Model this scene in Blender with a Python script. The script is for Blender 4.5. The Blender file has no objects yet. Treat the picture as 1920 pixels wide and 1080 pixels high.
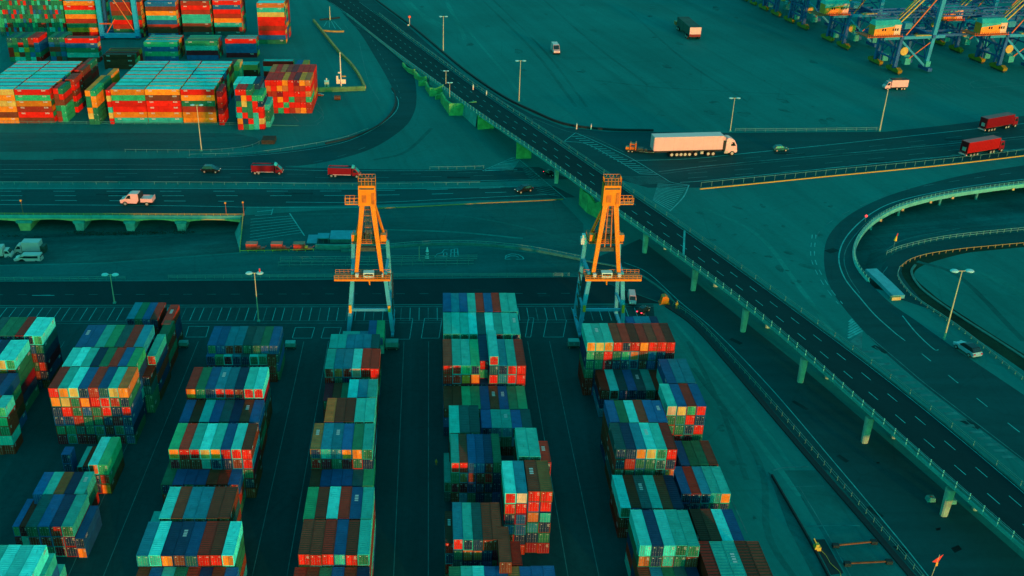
DEBUG = False
import bpy, bmesh, math, random
from mathutils import Vector, Matrix
from mathutils.bvhtree import BVHTree
from mathutils.geometry import delaunay_2d_cdt
R = random.Random(7)
sc = bpy.context.scene
col = sc.collection
rad = math.radians
# ------------------------------------------------------------------ camera
F, H, VX, VY = 1900.0, 158.0, 805.0, -430.0
TH = math.atan((540 - VY) / F)
PSI = 0.0; CX = VX      # the photo is a crop: its optical axis sits left of the middle
FW = Vector((math.sin(PSI) * math.cos(TH), math.cos(PSI) * math.cos(TH), -math.sin(TH)))
RT = Vector((math.cos(PSI), -math.sin(PSI), 0))
UP = RT.cross(FW)
CAM = Vector((0, 0, H))
cd = bpy.data.cameras.new('camera'); cam = bpy.data.objects.new('camera', cd); col.objects.link(cam)
cam.location = CAM; cam.rotation_euler = (math.pi / 2 - TH, 0, -PSI)
cd.shift_x = (960 - CX) / 1920; cd.sensor_width = 36; cd.lens = F / 1920 * 36; cd.clip_start = 1; cd.clip_end = 6000
sc.camera = cam

def at(px, py, z=0.0):
    """the point at height z seen at photo pixel (px, py)"""
    d = FW + RT * ((px - CX) / F) + UP * ((540 - py) / F)
    return CAM + d * ((z - H) / d.z)
def proj(p):
    v = p - CAM; k = F / v.dot(FW)
    return CX + k * v.dot(RT), 540 - k * v.dot(UP), k
def x_at(px, y, z):
    a, b = Vector((-600, y, z)), Vector((600, y, z)); lo, hi = -600, 600
    for _ in range(50):
        m = (lo + hi) / 2
        if proj(Vector((m, y, z)))[0] < px: lo = m
        else: hi = m
    return lo
def y_at(py, x, z):
    lo, hi = 40, 3000
    for _ in range(60):
        m = (lo + hi) / 2
        if proj(Vector((x, m, z)))[1] > py: lo = m
        else: hi = m
    return lo

# ------------------------------------------------------------------ light
SUN_EL, SUN_AZ = rad(5.4), rad(23)           # from behind the camera, a little to its right
w = bpy.data.worlds.new('World'); sc.world = w; w.use_nodes = True
nt = w.node_tree; nt.nodes.clear()
sky = nt.nodes.new('ShaderNodeTexSky'); sky.sky_type = 'NISHITA'; sky.sun_disc = False
sky.sun_elevation = SUN_EL; sky.sun_rotation = math.pi - SUN_AZ
tint = nt.nodes.new('ShaderNodeMix'); tint.data_type = 'RGBA'; tint.blend_type = 'MULTIPLY'
tint.inputs[0].default_value = 1; tint.inputs[7].default_value = (0.07, 1.0, 0.93, 1)
bg = nt.nodes.new('ShaderNodeBackground'); bg.inputs[1].default_value = 0.15
out = nt.nodes.new('ShaderNodeOutputWorld')
nt.links.new(sky.outputs[0], tint.inputs[6]); nt.links.new(tint.outputs[2], bg.inputs[0]); nt.links.new(bg.outputs[0], out.inputs[0])
sl = bpy.data.lights.new('sun', 'SUN'); sun = bpy.data.objects.new('sun', sl); col.objects.link(sun)
sl.energy = 1.4; sl.angle = rad(1.2); sl.color = (1.0, 0.26, 0.075)
sun_dir = Vector((math.sin(SUN_AZ) * math.cos(SUN_EL), -math.cos(SUN_AZ) * math.cos(SUN_EL), math.sin(SUN_EL)))  # towards the sun
sun.rotation_euler = sun_dir.to_track_quat('Z', 'Y').to_euler(); sun.location = (60, -60, 200)
vs = sc.view_settings
sc.display_settings.display_device = 'sRGB'; vs.view_transform = 'Standard'; vs.look = 'None'; vs.exposure = 1.52; vs.gamma = 1
try: vs.use_curve_mapping = False
except Exception: pass
sc.cycles.max_bounces = 4; sc.cycles.use_denoising = True

# ------------------------------------------------------------------ materials
MATS = {}
def nodes(name):
    m = bpy.data.materials.new(name); m.use_nodes = True
    return m, m.node_tree, m.node_tree.nodes['Principled BSDF']
def paint(name, c, rough=0.5, metal=0.0, var=0.25, dirt=0.5, scale=0.9, bump=0.0, spec=0.3, rnd=0.35, streak=True):
    """weathered paint: patchy tone, darker streaks and scuffs, a small per-object shift"""
    if name in MATS: return MATS[name]
    m, t, p = nodes(name); N = t.nodes; L = t.links
    tc = N.new('ShaderNodeTexCoord')
    mp = N.new('ShaderNodeMapping'); L.new(tc.outputs['Object'], mp.inputs[0])
    oi = N.new('ShaderNodeObjectInfo')
    addl = N.new('ShaderNodeVectorMath'); addl.operation = 'MULTIPLY_ADD'
    comb = N.new('ShaderNodeCombineXYZ'); L.new(oi.outputs['Random'], comb.inputs[0]); L.new(oi.outputs['Random'], comb.inputs[1])
    L.new(comb.outputs[0], addl.inputs[0]); addl.inputs[1].default_value = (97, 53, 0); L.new(mp.outputs[0], addl.inputs[2])
    n1 = N.new('ShaderNodeTexNoise'); n1.inputs['Scale'].default_value = scale; n1.inputs['Detail'].default_value = 5; n1.inputs['Roughness'].default_value = 0.65
    L.new(addl.outputs[0], n1.inputs['Vector'])
    r1 = N.new('ShaderNodeMapRange'); r1.inputs[1].default_value = .3; r1.inputs[2].default_value = .7
    r1.inputs[3].default_value = 1 - var; r1.inputs[4].default_value = 1 + var; L.new(n1.outputs[0], r1.inputs[0])
    rr = N.new('ShaderNodeMapRange'); rr.inputs[3].default_value = 1 - rnd; rr.inputs[4].default_value = 1 + rnd * .6; L.new(oi.outputs['Random'], rr.inputs[0])
    mul = N.new('ShaderNodeMath'); mul.operation = 'MULTIPLY'; L.new(r1.outputs[0], mul.inputs[0]); L.new(rr.outputs[0], mul.inputs[1])
    cm = N.new('ShaderNodeMix'); cm.data_type = 'RGBA'; cm.blend_type = 'MULTIPLY'; cm.inputs[0].default_value = 1
    cm.inputs[6].default_value = (*c, 1); L.new(mul.outputs[0], cm.inputs[7])
    n2 = N.new('ShaderNodeTexNoise'); n2.inputs['Scale'].default_value = scale * 2.2; n2.inputs['Detail'].default_value = 6; n2.inputs['Roughness'].default_value = 0.7
    if streak:
        m2 = N.new('ShaderNodeMapping'); m2.inputs['Scale'].default_value = (1.6, .35, .35); L.new(addl.outputs[0], m2.inputs[0]); L.new(m2.outputs[0], n2.inputs['Vector'])
    else: L.new(addl.outputs[0], n2.inputs['Vector'])
    r2 = N.new('ShaderNodeMapRange'); r2.inputs[1].default_value = .56; r2.inputs[2].default_value = .72; r2.inputs[3].default_value = 0; r2.inputs[4].default_value = dirt
    L.new(n2.outputs[0], r2.inputs[0])
    dm = N.new('ShaderNodeMix'); dm.data_type = 'RGBA'; L.new(r2.outputs[0], dm.inputs[0]); L.new(cm.outputs[2], dm.inputs[6])
    dm.inputs[7].default_value = (c[0] * .45 + .012, c[1] * .42 + .008, c[2] * .42 + .008, 1)
    L.new(dm.outputs[2], p.inputs['Base Color'])
    p.inputs['Roughness'].default_value = rough; p.inputs['Metallic'].default_value = metal; p.inputs['Specular IOR Level'].default_value = spec
    if bump:
        b = N.new('ShaderNodeBump'); b.inputs['Strength'].default_value = bump; b.inputs['Distance'].default_value = .05; L.new(n1.outputs[0], b.inputs['Height']); L.new(b.outputs[0], p.inputs['Normal'])
    MATS[name] = m
    return m
def plain(name, c, rough=0.5, metal=0.0, spec=0.4, emit=0):
    if name in MATS: return MATS[name]
    m, t, p = nodes(name)
    nz = t.nodes.new('ShaderNodeTexNoise'); nz.inputs['Scale'].default_value = 1.5; nz.inputs['Detail'].default_value = 4
    rm = t.nodes.new('ShaderNodeMapRange'); rm.inputs[3].default_value = .8; rm.inputs[4].default_value = 1.2; t.links.new(nz.outputs[0], rm.inputs[0])
    cm = t.nodes.new('ShaderNodeMix'); cm.data_type = 'RGBA'; cm.blend_type = 'MULTIPLY'; cm.inputs[0].default_value = 1; cm.inputs[6].default_value = (*c, 1)
    t.links.new(rm.outputs[0], cm.inputs[7]); t.links.new(cm.outputs[2], p.inputs['Base Color'])
    p.inputs['Roughness'].default_value = rough; p.inputs['Metallic'].default_value = metal; p.inputs['Specular IOR Level'].default_value = spec
    if emit: p.inputs['Emission Color'].default_value = (*c, 1); p.inputs['Emission Strength'].default_value = emit
    MATS[name] = m
    return m

# ------------------------------------------------------------------ mesh helpers
class MB:
    """collects shapes and links them as one mesh object"""
    def __init__(s): s.v, s.f, s.m = [], [], []
    def poly(s, pts, mi=0):
        b = len(s.v); s.v += [tuple(p) for p in pts]; s.f.append(tuple(range(b, b + len(pts)))); s.m.append(mi); return s
    def hexa(s, p, mi=0):
        """8 corners: bottom loop 0-3 counter-clockwise, top loop 4-7"""
        b = len(s.v); s.v += [tuple(q) for q in p]
        for f in ((3, 2, 1, 0), (4, 5, 6, 7), (0, 1, 5, 4), (1, 2, 6, 5), (2, 3, 7, 6), (3, 0, 4, 7)):
            s.f.append(tuple(b + i for i in f)); s.m.append(mi)
        return s
    def box(s, x0, x1, y0, y1, z0, z1, mi=0):
        return s.hexa([(x0, y0, z0), (x1, y0, z0), (x1, y1, z0), (x0, y1, z0), (x0, y0, z1), (x1, y0, z1), (x1, y1, z1), (x0, y1, z1)], mi)
    def beam(s, a, b, w, h=None, mi=0, w2=None, h2=None, up=(0, 0, 1)):
        """box section bar from a to b, may taper"""
        a, b = Vector(a), Vector(b); h = h or w; w2 = w2 or w; h2 = h2 or h
        d = (b - a).normalized(); u = Vector(up)
        if abs(d.dot(u)) > .98: u = Vector((0, 1, 0))
        sx = d.cross(u).normalized(); sz = sx.cross(d)
        A = [a + sx * (w / 2 * i) + sz * (h / 2 * j) for i, j in ((-1, -1), (1, -1), (1, 1), (-1, 1))]
        B = [b + sx * (w2 / 2 * i) + sz * (h2 / 2 * j) for i, j in ((-1, -1), (1, -1), (1, 1), (-1, 1))]
        return s.hexa(A + B, mi)
    def tube(s, a, b, r, r2=None, n=8, mi=0):
        a, b = Vector(a), Vector(b); r2 = r if r2 is None else r2
        d = (b - a).normalized(); u = Vector((0, 0, 1)) if abs(d.z) < .95 else Vector((1, 0, 0))
        x = d.cross(u).normalized(); y = d.cross(x); base = len(s.v)
        for c, q in ((a, r), (b, r2)):
            for i in range(n):
                t = 2 * math.pi * i / n; s.v.append(tuple(c + x * (q * math.cos(t)) + y * (q * math.sin(t))))
        for i in range(n):
            j = (i + 1) % n; s.f.append((base + i, base + j, base + n + j, base + n + i)); s.m.append(mi)
        s.f.append(tuple(base + n - 1 - i for i in range(n))); s.m.append(mi)
        s.f.append(tuple(base + n + i for i in range(n))); s.m.append(mi)
        return s
    def prism(s, prof, x0, x1, mi=0, axis='x'):
        """a 2-D outline (y,z) pushed from x0 to x1"""
        n = len(prof); b = len(s.v)
        for x in (x0, x1):
            for (p, q) in prof: s.v.append((x, p, q) if axis == 'x' else (p, x, q))
        for i in range(n):
            j = (i + 1) % n; s.f.append((b + i, b + j, b + n + j, b + n + i)); s.m.append(mi)
        s.f.append(tuple(b + n - 1 - i for i in range(n))); s.m.append(mi); s.f.append(tuple(b + n + i for i in range(n))); s.m.append(mi)
        return s
    def mesh(s, name, mats):
        me = bpy.data.meshes.new(name); me.from_pydata(s.v, [], s.f); me.validate(clean_customdata=False)
        for m in (mats if isinstance(mats, (list, tuple)) else [mats]): me.materials.append(m)
        if len(me.polygons) == len(s.m): me.polygons.foreach_set('material_index', s.m)
        bm = bmesh.new(); bm.from_mesh(me); bmesh.ops.recalc_face_normals(bm, faces=bm.faces); bm.to_mesh(me); bm.free()
        return me
    def build(s, name, mats, parent=None, smooth=False):
        o = bpy.data.objects.new(name, s.mesh(name, mats)); col.objects.link(o)
        if parent: o.parent = parent
        if smooth: o.data.shade_smooth()
        return o
def tag(o, label=None, cat=None, group=None, kind=None):
    if label: o['label'] = label
    if cat: o['category'] = cat
    if group: o['group'] = group
    if kind: o['kind'] = kind
    return o
def empty(name, loc=(0, 0, 0), rz=0.0):
    o = bpy.data.objects.new(name, None); col.objects.link(o); o.location = loc; o.rotation_euler = (0, 0, rz); o.empty_display_size = .5
    return o
def link_obj(name, me, parent=None):
    o = bpy.data.objects.new(name, me); col.objects.link(o)
    if parent: o.parent = parent
    return o
def children(o): return [c for c in bpy.data.objects if c.parent == o]
def copy_tree(o, parent=None, kids=None):
    c = o.copy(); col.objects.link(c)
    if parent: c.parent = parent
    for ch in KIDS(o): copy_tree(ch, c)
    return c
def KIDS(o): return [x for x in o.children]
# ------------------------------------------------------------------ containers
PAL = {  # body colours
 'c': ('cyan', (.05, .68, .61)), 't': ('teal', (.025, .40, .33)), 'g': ('green', (.02, .34, .15)), 'G': ('dark green', (.015, .15, .075)),
 'd': ('dark teal', (.012, .085, .085)), 'u': ('petrol blue', (.012, .20, .27)), 'b': ('blue', (.01, .10, .24)), 'n': ('navy', (.008, .035, .08)),
 'r': ('rust red', (.34, .030, .014)), 'k': ('dark brown', (.17, .040, .018)), 'o': ('orange brown', (.50, .13, .03)), 'y': ('olive brown', (.26, .13, .04)),
 'R': ('red', (.66, .014, .006)), 'O': ('orange', (.80, .23, .015)), 'W': ('white', (.72, .46, .30)), 'Y': ('pale yellow', (.60, .38, .09)), 'M': ('maroon', (.22, .012, .02))}
RND = 'rkGGdnbuMtrkGn'
HT = 2.9
SPEC = []           # every container of the place
BLK = {}
def add(block, row, c, tier_down, x, y, z, dims, body, door, side=False):
    SPEC.append(dict(block=block, row=row, c=c, td=tier_down, loc=(x, y, z), dims=dims, body=body, door=door or body, side=side))
def row(block, r, T, xl, xr, yf, yb, tops, fronts=(), n=None, low=None, back=False, dy=None, L=None):
    """one row of end-on containers T tiers high: photo corners of its top give the place, width and length"""
    n = n or len(tops); low = low or {}; dy = dy or {}
    z = T * HT
    if back:
        B0 = at(xl, yb, z); x0 = B0.x; x1 = x_at(xr, B0.y, z); Yb = B0.y
        Yf = y_at(yf, x0, z) if not L else Yb - L
    else:
        A0 = at(xl, yf, z); x0 = A0.x; Yf = A0.y; x1 = x_at(xr, Yf, z)
        Yb = y_at(yb, x0, z) if not L else Yf + L
    p = (x1 - x0) / n
    BLK.setdefault(block, []).append((r, round(x0, 1), round(p, 2), round(Yf, 1), round(Yb - Yf, 1), round(z, 1)))
    for c in range(n):
        if tops[c] in '. ': continue
        d = low.get(c, 0); Tc = T - d; oy = dy.get(c, 0)
        for k in range(Tc):
            body = tops[c] if k == 0 else R.choice(RND)
            door = None
            if k + max(d, 0) < len(fronts) and d >= 0 and fronts[k + d][c] not in '. ': door = fronts[k + d][c]
            if d < 0 and k + d >= 0 and k + d < len(fronts): door = fronts[k + d][c]
            if d < 0 and k + d < 0: door = 'R'
            if door in (None, '.', ' '): door = body if k else R.choice('rGnb')
            j = R.uniform(-.12, .12)
            add(block, r, c, k, x0 + p * (c + .5), (Yf + Yb) / 2 + j + (oy if k <= 1 else 0), (Tc - 1 - k) * HT, (p - .06, Yb - Yf - .35, HT - .02), body, door)

# --- yard block between the cranes
B = 'block between the cranes'
row(B, 9, 5, 830.9, 971.2, 584.5, 548.7, 'bubtrbrtt')
row(B, 8, 5, 831.4, 976.3, 626.7, 585.4, 'tttcdcttt', ['GGGGnGMGn'])
row(B, 7, 5, 831.1, 986.7, 686.0, 635.0, 'kttgncutr', ['RRgnRdnRR', 'RROOgRuRR'], low={5: -1}, dy={4: 2.6})
row(B, 6, 3, 831.6, 990.0, 767.0, 723.0, 'kkggbkbGg', ['kMGG.....'])
row(B, 5, 3, 903.5, 999.0, 803.0, 767.0, 'bttbd', ['nuu..'])
row(B, 4, 5, 843.0, 901.0, 811.5, 777.7, 'tdd', L=12.2)
row(B, 3, 5, 846.0, 941.0, 868.7, 812.4, 'tkbbnG', ['RRbb..', 'GykkR.', 'MMnnnn'])
row(B, 3.1, 6, 972.5, 1014.5, 856.5, 801.0, 'tt', ['GG'])
row(B, 3.2, 4, 1013, 1034, 868.0, 826.0, 'r', [])
row(B, 3.3, 2, 833, 846, 905, 848.0, 't', [])
row(B, 2, 6, 947.0, 989.8, 925.8, 863.0, 'cu', ['RW', 'RR', 'nb', 'bb'])
row(B, 2.1, 6, 990.9, 1037.0, 922.5, 862.0, 'ky', ['RR', 'RR', 'ot', 'un', 'nG', 'MM'])
row(B, 1, 5, 850.0, 943.0, 1012.6, 940.8, 'utdkk', ['Rnn..', 'Goo..'], low={3: 0})
row(B, 1.1, 4, 835.0, 852.0, 1019.0, 957.0, 'k', ['R', 'n', 'R', 'R'])
row(B, 1.2, 5, 937.0, 960.5, 1056.0, 986.7, 'k', ['k'])
row(B, 1.3, 4, 961.0, 980.0, 1060.0, 1014.0, 'r', ['k'])
row(B, 0, 4, 843.0, 1050.0, 1132.0, 1060.0, 'Gtcbbybbb', [], back=False)
# --- block below right crane
B = 'block below right crane'
row(B, 10, 5, 1171.5, 1231.0, 634, 592.4, 'buun', back=True)
row(B, 9, 6, 1101, 1267.5, 642.5, 605.4, 'tttkrkrkrk', ['OYORnRORRR', 'gGRGgokbnM', 'GGMnnnkbMM'])
row(B, 8, 3, 1126.9, 1247.0, 732.5, 691.7, 'rcdbdtk', ['kkbnnG.'], )
row(B, 8.1, 5, 1251.5, 1306.0, 718.0, 689.0, 'buu', L=12.5)
row(B, 7, 5, 1252.0, 1325.8, 762.3, 718.7, 'tbrb', ['WYgR', 'GGRn', 'GGnR', 'MRMG'])
row(B, 6, 5, 1144.3, 1253.2, 791.6, 749.3, 'bGckbb')
row(B, 5, 5, 1155.8, 1270.9, 843.5, 792.2, 'dnuctr', ['nnOYGR', 'nrGGdn', 'GGGGko', 'MMnnnn'])
row(B, 5.1, 2, 1277, 1347.6, 872.0, 825.4, 'bGGk')
row(B, 4, 2, 1278.5, 1371.4, 926.2, 873.4, 'brutt', ['nnntO', 'nnnnn'])
row(B, 3, 3, 1164, 1283, 953.0, 913.3, 'ckdtkn', L=12.4)
row(B, 2, 5, 1200.4, 1313, 1024.2, 954.7, 'cnctt', ['cncGG', 'ontGk', 'nnGGn'])
row(B, 2.1, 2, 1313, 1397.0, 1014.0, 953.0, 'kkcb')
row(B, 1, 4, 1338, 1462, 1108, 1013.0, 'rttkk', ['Rttkk'])
row(B, 0.5, 3, 1203, 1318, 1098, 1036.0, 'kuGdn')
# --- third block
B = 'third block from the left'
row(B, 9, 4, 402, 530.4, 648, 611, 'bbuuddGb', back=True)
row(B, 8, 3, 385.7, 516.2, 668.7, 633.2, 'bgcudctk', ['nGMnnGGk', 'nnnnnnnr'])
row(B, 7, 5, 347.6, 492.8, 730, 687.6, 'rGbuuntc', ['OGnRRkRR'])
row(B, 6, 4, 334.7, 485.0, 791.4, 749, 'bkcbdnkb')
row(B, 5, 5, 314.7, 471.6, 843.2, 792.6, 'grtctbck', ['ORRYORRR', 'MkktnnkR', '.......G', '.......n'])
row(B, 4, 3, 301.0, 447.5, 909.0, 877, 'Gbbbkrb', [], L=11.5)
row(B, 3, 5, 297.0, 430.6, 972.5, 911.5, 'ckuukk', ['yyyyyy'])
row(B, 3.1, 3, 279.0, 299.0, 985, 958, 't')
row(B, 2, 5, 254.3, 437.6, 1042.5, 976.3, 'ucnnbrkc', ['ttOkdRRO', 'oORrdokO', 'nGMnbGkG'])
row(B, 1, 4, 243, 436, 1112, 1062.0, 'kbtGrnkb')
# --- block below left crane
B = 'block below left crane'
row(B, 10, 2, 689.0, 719.5, 633, 598, 'bg', L=11)
row(B, 10.1, 2, 640.0, 689.0, 640, 622.8, 'ttu', L=6.5)
row(B, 9, 3, 616.0, 710.5, 653.0, 634.5, 'ttuuud', L=8.5)
row(B, 8, 4, 608.0, 710.6, 691.5, 653.0, 'tuucrr', ['roRWRR', 'RGn...'])
row(B, 7, 4, 651.0, 706.0, 745.5, 710.5, 'cut')
row(B, 7.1, 3, 605.0, 654.0, 752.0, 717.0, 'MkG')
row(B, 6, 5, 607.0, 701.3, 791.4, 745.5, 'okktt')
row(B, 5, 5, 581.0, 698.7, 843.2, 792.7, 'yuubGt', ['ntuOOG', 'RMGMGn'])
row(B, 4, 3, 579, 699.5, 911.5, 879, 'kbbbdg', L=11.5)
row(B, 3, 5, 567.7, 697.7, 972.5, 911.5, 'gkcrbt')
row(B, 2, 5, 558.0, 692.2, 1041, 973.2, 'kkrbkt', ['RRRtRG', 'OOORoG', 'nnbkGG'])
row(B, 1, 4, 545, 690, 1110, 1062.0, 'rkGbkn')
# --- second block
B = 'second block from the left'
row(B, 5, 4, 236.0, 295.8, 598.3, 566.4, 'uGbr', ['nGbn', 'nMnr'])
row(B, 4, 6, 140.0, 268, 650.3, 617.8, 'bbtgdru', L=12.6)
row(B, 3, 6, 115.5, 254.0, 686.7, 650.8, 'cctnGrbg')
row(B, 2, 6, 88.9, 238.9, 728.3, 687.3, 'rtcbrbto', ['ROYnrdYO', 'OYGORRrn', 'nRGbGRnR', 'nnrGGnMn', 'GGdGGkGb', 'MGMMGnMb'])
row(B, 2.1, 4, 262.0, 281.0, 707.0, 662.0, 'k', L=12.5)
row(B, 3.1, 5, 275.0, 291.0, 668.0, 633.0, 't', L=12.5)
row(B, 4.1, 4, 291.0, 309.0, 640, 606.0, 'G', L=12.5)
row(B, 5.1, 4, 302.0, 319.0, 608, 580.0, 'r', L=12.5)
row(B, 1, 3, 164.0, 201.0, 872.6, 818.7, 'cg', ['og', 'nr', 'nO'])
row(B, 1.1, 2, 144.0, 164.0, 876, 836, 'tk', ['.n'])
row(B, 1.2, 2, 113.5, 131.0, 853, 836.5, 'b', ['n', 'n'])
row(B, 0.6, 3, 60, 157.0, 927.0, 883.8, 'btynt')
row(B, 0.5, 3, 47, 136.0, 988.0, 925.8, 'dbnt', ['GGrG', 'rrrn', 'nGMn'])
row(B, 0.4, 2, 22, 48, 988.0, 934, 'br', ['gM'])
row(B, 0.3, 2, 139.5, 157.0, 1010.0, 946.5, 'b', ['n', 'O'])
row(B, 0.2, 6, -70, 55, 1088.0, 1020.0, 'ttccc', ['tttcc'])
row(B, 0.1, 5, 60, 79, 1088.0, 1036.0, 't')
row(B, 0.0, 3, 76, 100, 1105.0, 1056.0, 't', ['O'])
# --- leftmost block
B = 'leftmost block'
row(B, 3, 6, -24.0, 77.8, 630.0, 594.0, 'dGGrcc', ['nnnMng', '.....G', '.....n', '.....r', '.....n'])
row(B, 2, 6, -60, 26.4, 676.0, 636.4, 'bbncc', ['OOOYg', 'RROOR', 'nnnRG', 'nnnno', 'nnnnG'])
row(B, 1, 5, -72, 3.0, 745, 699, 'tbnb')
row(B, 0, 5, -95, 9.0, 765, 746, 'bnnkc', ['ggggg', 'GGGGg', 'GGGGG'], L=6)
# --- far yard: containers seen from the long side
def block_side(block, T, xs, ytop, yb, nrow, front, tops='c', ends=None, gapx=.35, roofs=None):
    """long containers lying across the view; xs = photo x of the column joints on the front top edge"""
    z = T * HT
    A = at(xs[0], ytop, z); Yf = A.y
    X = [x_at(x, Yf, z) for x in xs]
    Yb = y_at(yb, X[-1], z)
    p = (Yb - Yf) / nrow
    BLK.setdefault(block, []).append((0, [round(x, 1) for x in X], round(p, 2), round(Yf, 1), round(z, 1)))
    for c in range(len(X) - 1):
        for r in range(nrow):
            for k in range(T):
                if r == 0: body = front[c][k] if k < len(front[c]) else R.choice('rkGn')
                else: body = R.choice('rOGRYkbgo')
                roof = tops if k == 0 else body
                SPEC.append(dict(block=block, row=r, c=c, td=k, loc=((X[c] + X[c + 1]) / 2, Yf + p * (r + .5), (T - 1 - k) * HT),
                                 dims=(p - .95, X[c + 1] - X[c] - gapx, HT - .06), body=body, door=body if r else R.choice('GRYgO'), side=True, roof=roof))
def ends(block, T, xl, xr, ytop, L, n, pal, low=None, rows=1):
    """end-on containers of the far yard"""
    low = low or {}; z = T * HT
    A = at(xl, ytop, z); X1 = x_at(xr, A.y, z); p = (X1 - A.x) / n
    for rr in range(rows):
        for c in range(n):
            d = low.get(c, 0)
            for k in range(T - d):
                b = R.choice(pal)
                SPEC.append(dict(block=block, row=rr, c=c, td=k, loc=(A.x + p * (c + .5), A.y + L * (rr + .5), (T - d - 1 - k) * HT), dims=(p - .12, L - .4, HT - .06), body=b, door=b, side=False))
P_ = 'cyan roofed block at frame edge'
block_side(P_, 6, [-43, 24.4, 91.5], 168, 113.8, 8, ['YOYOkO', 'RgOrRk'])
ends(P_ + ' end', 6, 98, 117, 166, 13, 2, 'ROGgrkY', low={0: 0}, rows=1)
ends(P_ + ' middle', 6, 121, 138, 149, 13, 2, 'rrkoGRr', rows=1)
ends(P_ + ' rear', 6, 139, 155, 132, 13, 2, 'rkkoGRr', rows=2)
ends('narrow stack between cyan blocks', 6, 158, 178, 170, 15, 2, 'ROGgYOG', low={}, rows=2)
ends('narrow stack between cyan blocks', 6, 189, 209, 141, 14, 2, 'MrGOdn', rows=1)
Q_ = 'cyan roofed block by kerb'
block_side(Q_, 6, [205.5, 270, 336.7, 401], 168, 113.6, 8, ['OgRROt', 'OkRRRt'.replace('RRRt', 'RROt'), 'ROGrOO'])
ends(Q_ + ' end', 6, 197, 205, 169, 14, 1, 'RGtRRY', rows=1)
ends(Q_ + ' end', 6, 405, 415, 171, 14, 1, 'MGRgRG', rows=1)
E_ = 'multicoloured end stack beside the lorry park'
ends('multicoloured stack beside cyan block', 7, 440, 491, 168, 14, 5, 'RGgORRtGRntY', low={0: 0, 3: 1, 4: 1}, rows=1)
ends('multicoloured stack beside cyan block', 7, 437, 486, 157, 14, 4, 'utbcn', rows=1)
ends('multicoloured stack beside cyan block', 4, 494.5, 504.5, 196, 14, 1, 'tgG', rows=1)
ends('multicoloured stack beside cyan block', 5, 428, 447, 123, 14, 2, 'RrtgY', rows=1)
block_side('low stack behind multicoloured stack', 3, [448, 483], 122, 114.5, 1, ['YkM'], tops='t')
S_ = 'red stack at terminal corner'
ends(S_, 6, 496, 582, 150.5, 16, 8, 'RRRrOoMRgRrR', low={6: 0, 7: 0}, rows=2)
block_side('low stack behind red stack', 4, [492, 550], 115, 110, 1, ['RtRn'], tops='t')
ends('small stack behind red stack', 4, 553, 576, 124, 14, 2, 'bROYn', rows=1)
# middle rows
block_side('grey roofed stack behind cyan block', 5, [120, 181], 72, 66.5, 1, ['RbGtk'], tops='k')
block_side('dark brown stack under crane', 3, [192, 252], 103, 89, 3, ['kkk'], tops='k')
block_side('green stack in middle rows', 4, [268, 332], 79, 65, 3, ['gbgb'], tops='t')
block_side('green roofed stack, middle rows', 4, [346, 407], 77, 65, 3, ['gtMb'], tops='g')
block_side('red and navy stack, middle rows', 4, [421, 480], 73, 65, 2, ['RbbM'], tops='t')
block_side('orange stack in rear row', 8, [117, 178], 2, -14, 4, ['ORgOrGOR'], tops='c')
block_side('dark red stack behind crane', 8, [205, 262], 4, -8, 3, ['rrkGRrGMk'], tops='k')
block_side('blue banded stack, rear row', 8, [270, 328], 4, -8, 3, ['bkOtbrkbr'], tops='b')
block_side('rust stack in rear row', 8, [337, 392], 2, -10, 3, ['rRrttkrdt'], tops='r')
block_side('red stack in rear row', 8, [397, 450], 1, -10, 3, ['RbRrOtrdt'], tops='t')
block_side('tall striped stack, terminal edge', 9, [480, 532], 6, -10, 3, ['otYRRrRbGu'], tops='c')
ends('small mixed stack beyond cyan block', 5, 11, 71, 71, 16, 6, 'RGtrbGdO', low={1: 0}, rows=1)
ends('small mixed stack beyond cyan block', 5, 89, 120, 70, 16, 3, 'rGdGb', rows=1)
ends('far wall of containers', 9, -12, 114, -7, 20, 24, 'GGdGtGgGdRrbG', rows=1)

# --- which of them the photo's camera sees, and how large
def rot(s):
    return math.pi / 2 if s['side'] else 0.0
def seen():
    V, P = [], []
    for s in SPEC:
        x, y, z = s['loc']; w_, l_, h_ = s['dims']
        if s['side']: w_, l_ = l_, w_
        b = len(V)
        for dz in (0, h_):
            for dx, dy in ((-1, -1), (1, -1), (1, 1), (-1, 1)): V.append((x + dx * w_ / 2, y + dy * l_ / 2, z + dz))
        for f in ((3, 2, 1, 0), (4, 5, 6, 7), (0, 1, 5, 4), (1, 2, 6, 5), (2, 3, 7, 6), (3, 0, 4, 7)): P.append([b + i for i in f])
    t = BVHTree.FromPolygons(V, P, all_triangles=False)
    cnt = [0] * len(SPEC); fr = [0] * len(SPEC)
    for py in range(1, 1080, 3):
        for px in range(1, 1920, 3):
            if px > 1480 or (py < 540 and px > 620): break
            d = (FW + RT * ((px - CX) / F) + UP * ((540 - py) / F)).normalized()
            h = t.ray_cast(CAM, d)
            if h[2] is not None:
                cnt[h[2] // 6] += 1
                if h[2] % 6 == 2: fr[h[2] // 6] += 1
    return cnt, fr
CNT, FRT = seen()
order = sorted(range(len(SPEC)), key=lambda i: -CNT[i])
SINGLE = [i for i in order[:300] if CNT[i] > 0]
REST = [i for i in range(len(SPEC)) if i not in set(SINGLE)]

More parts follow.
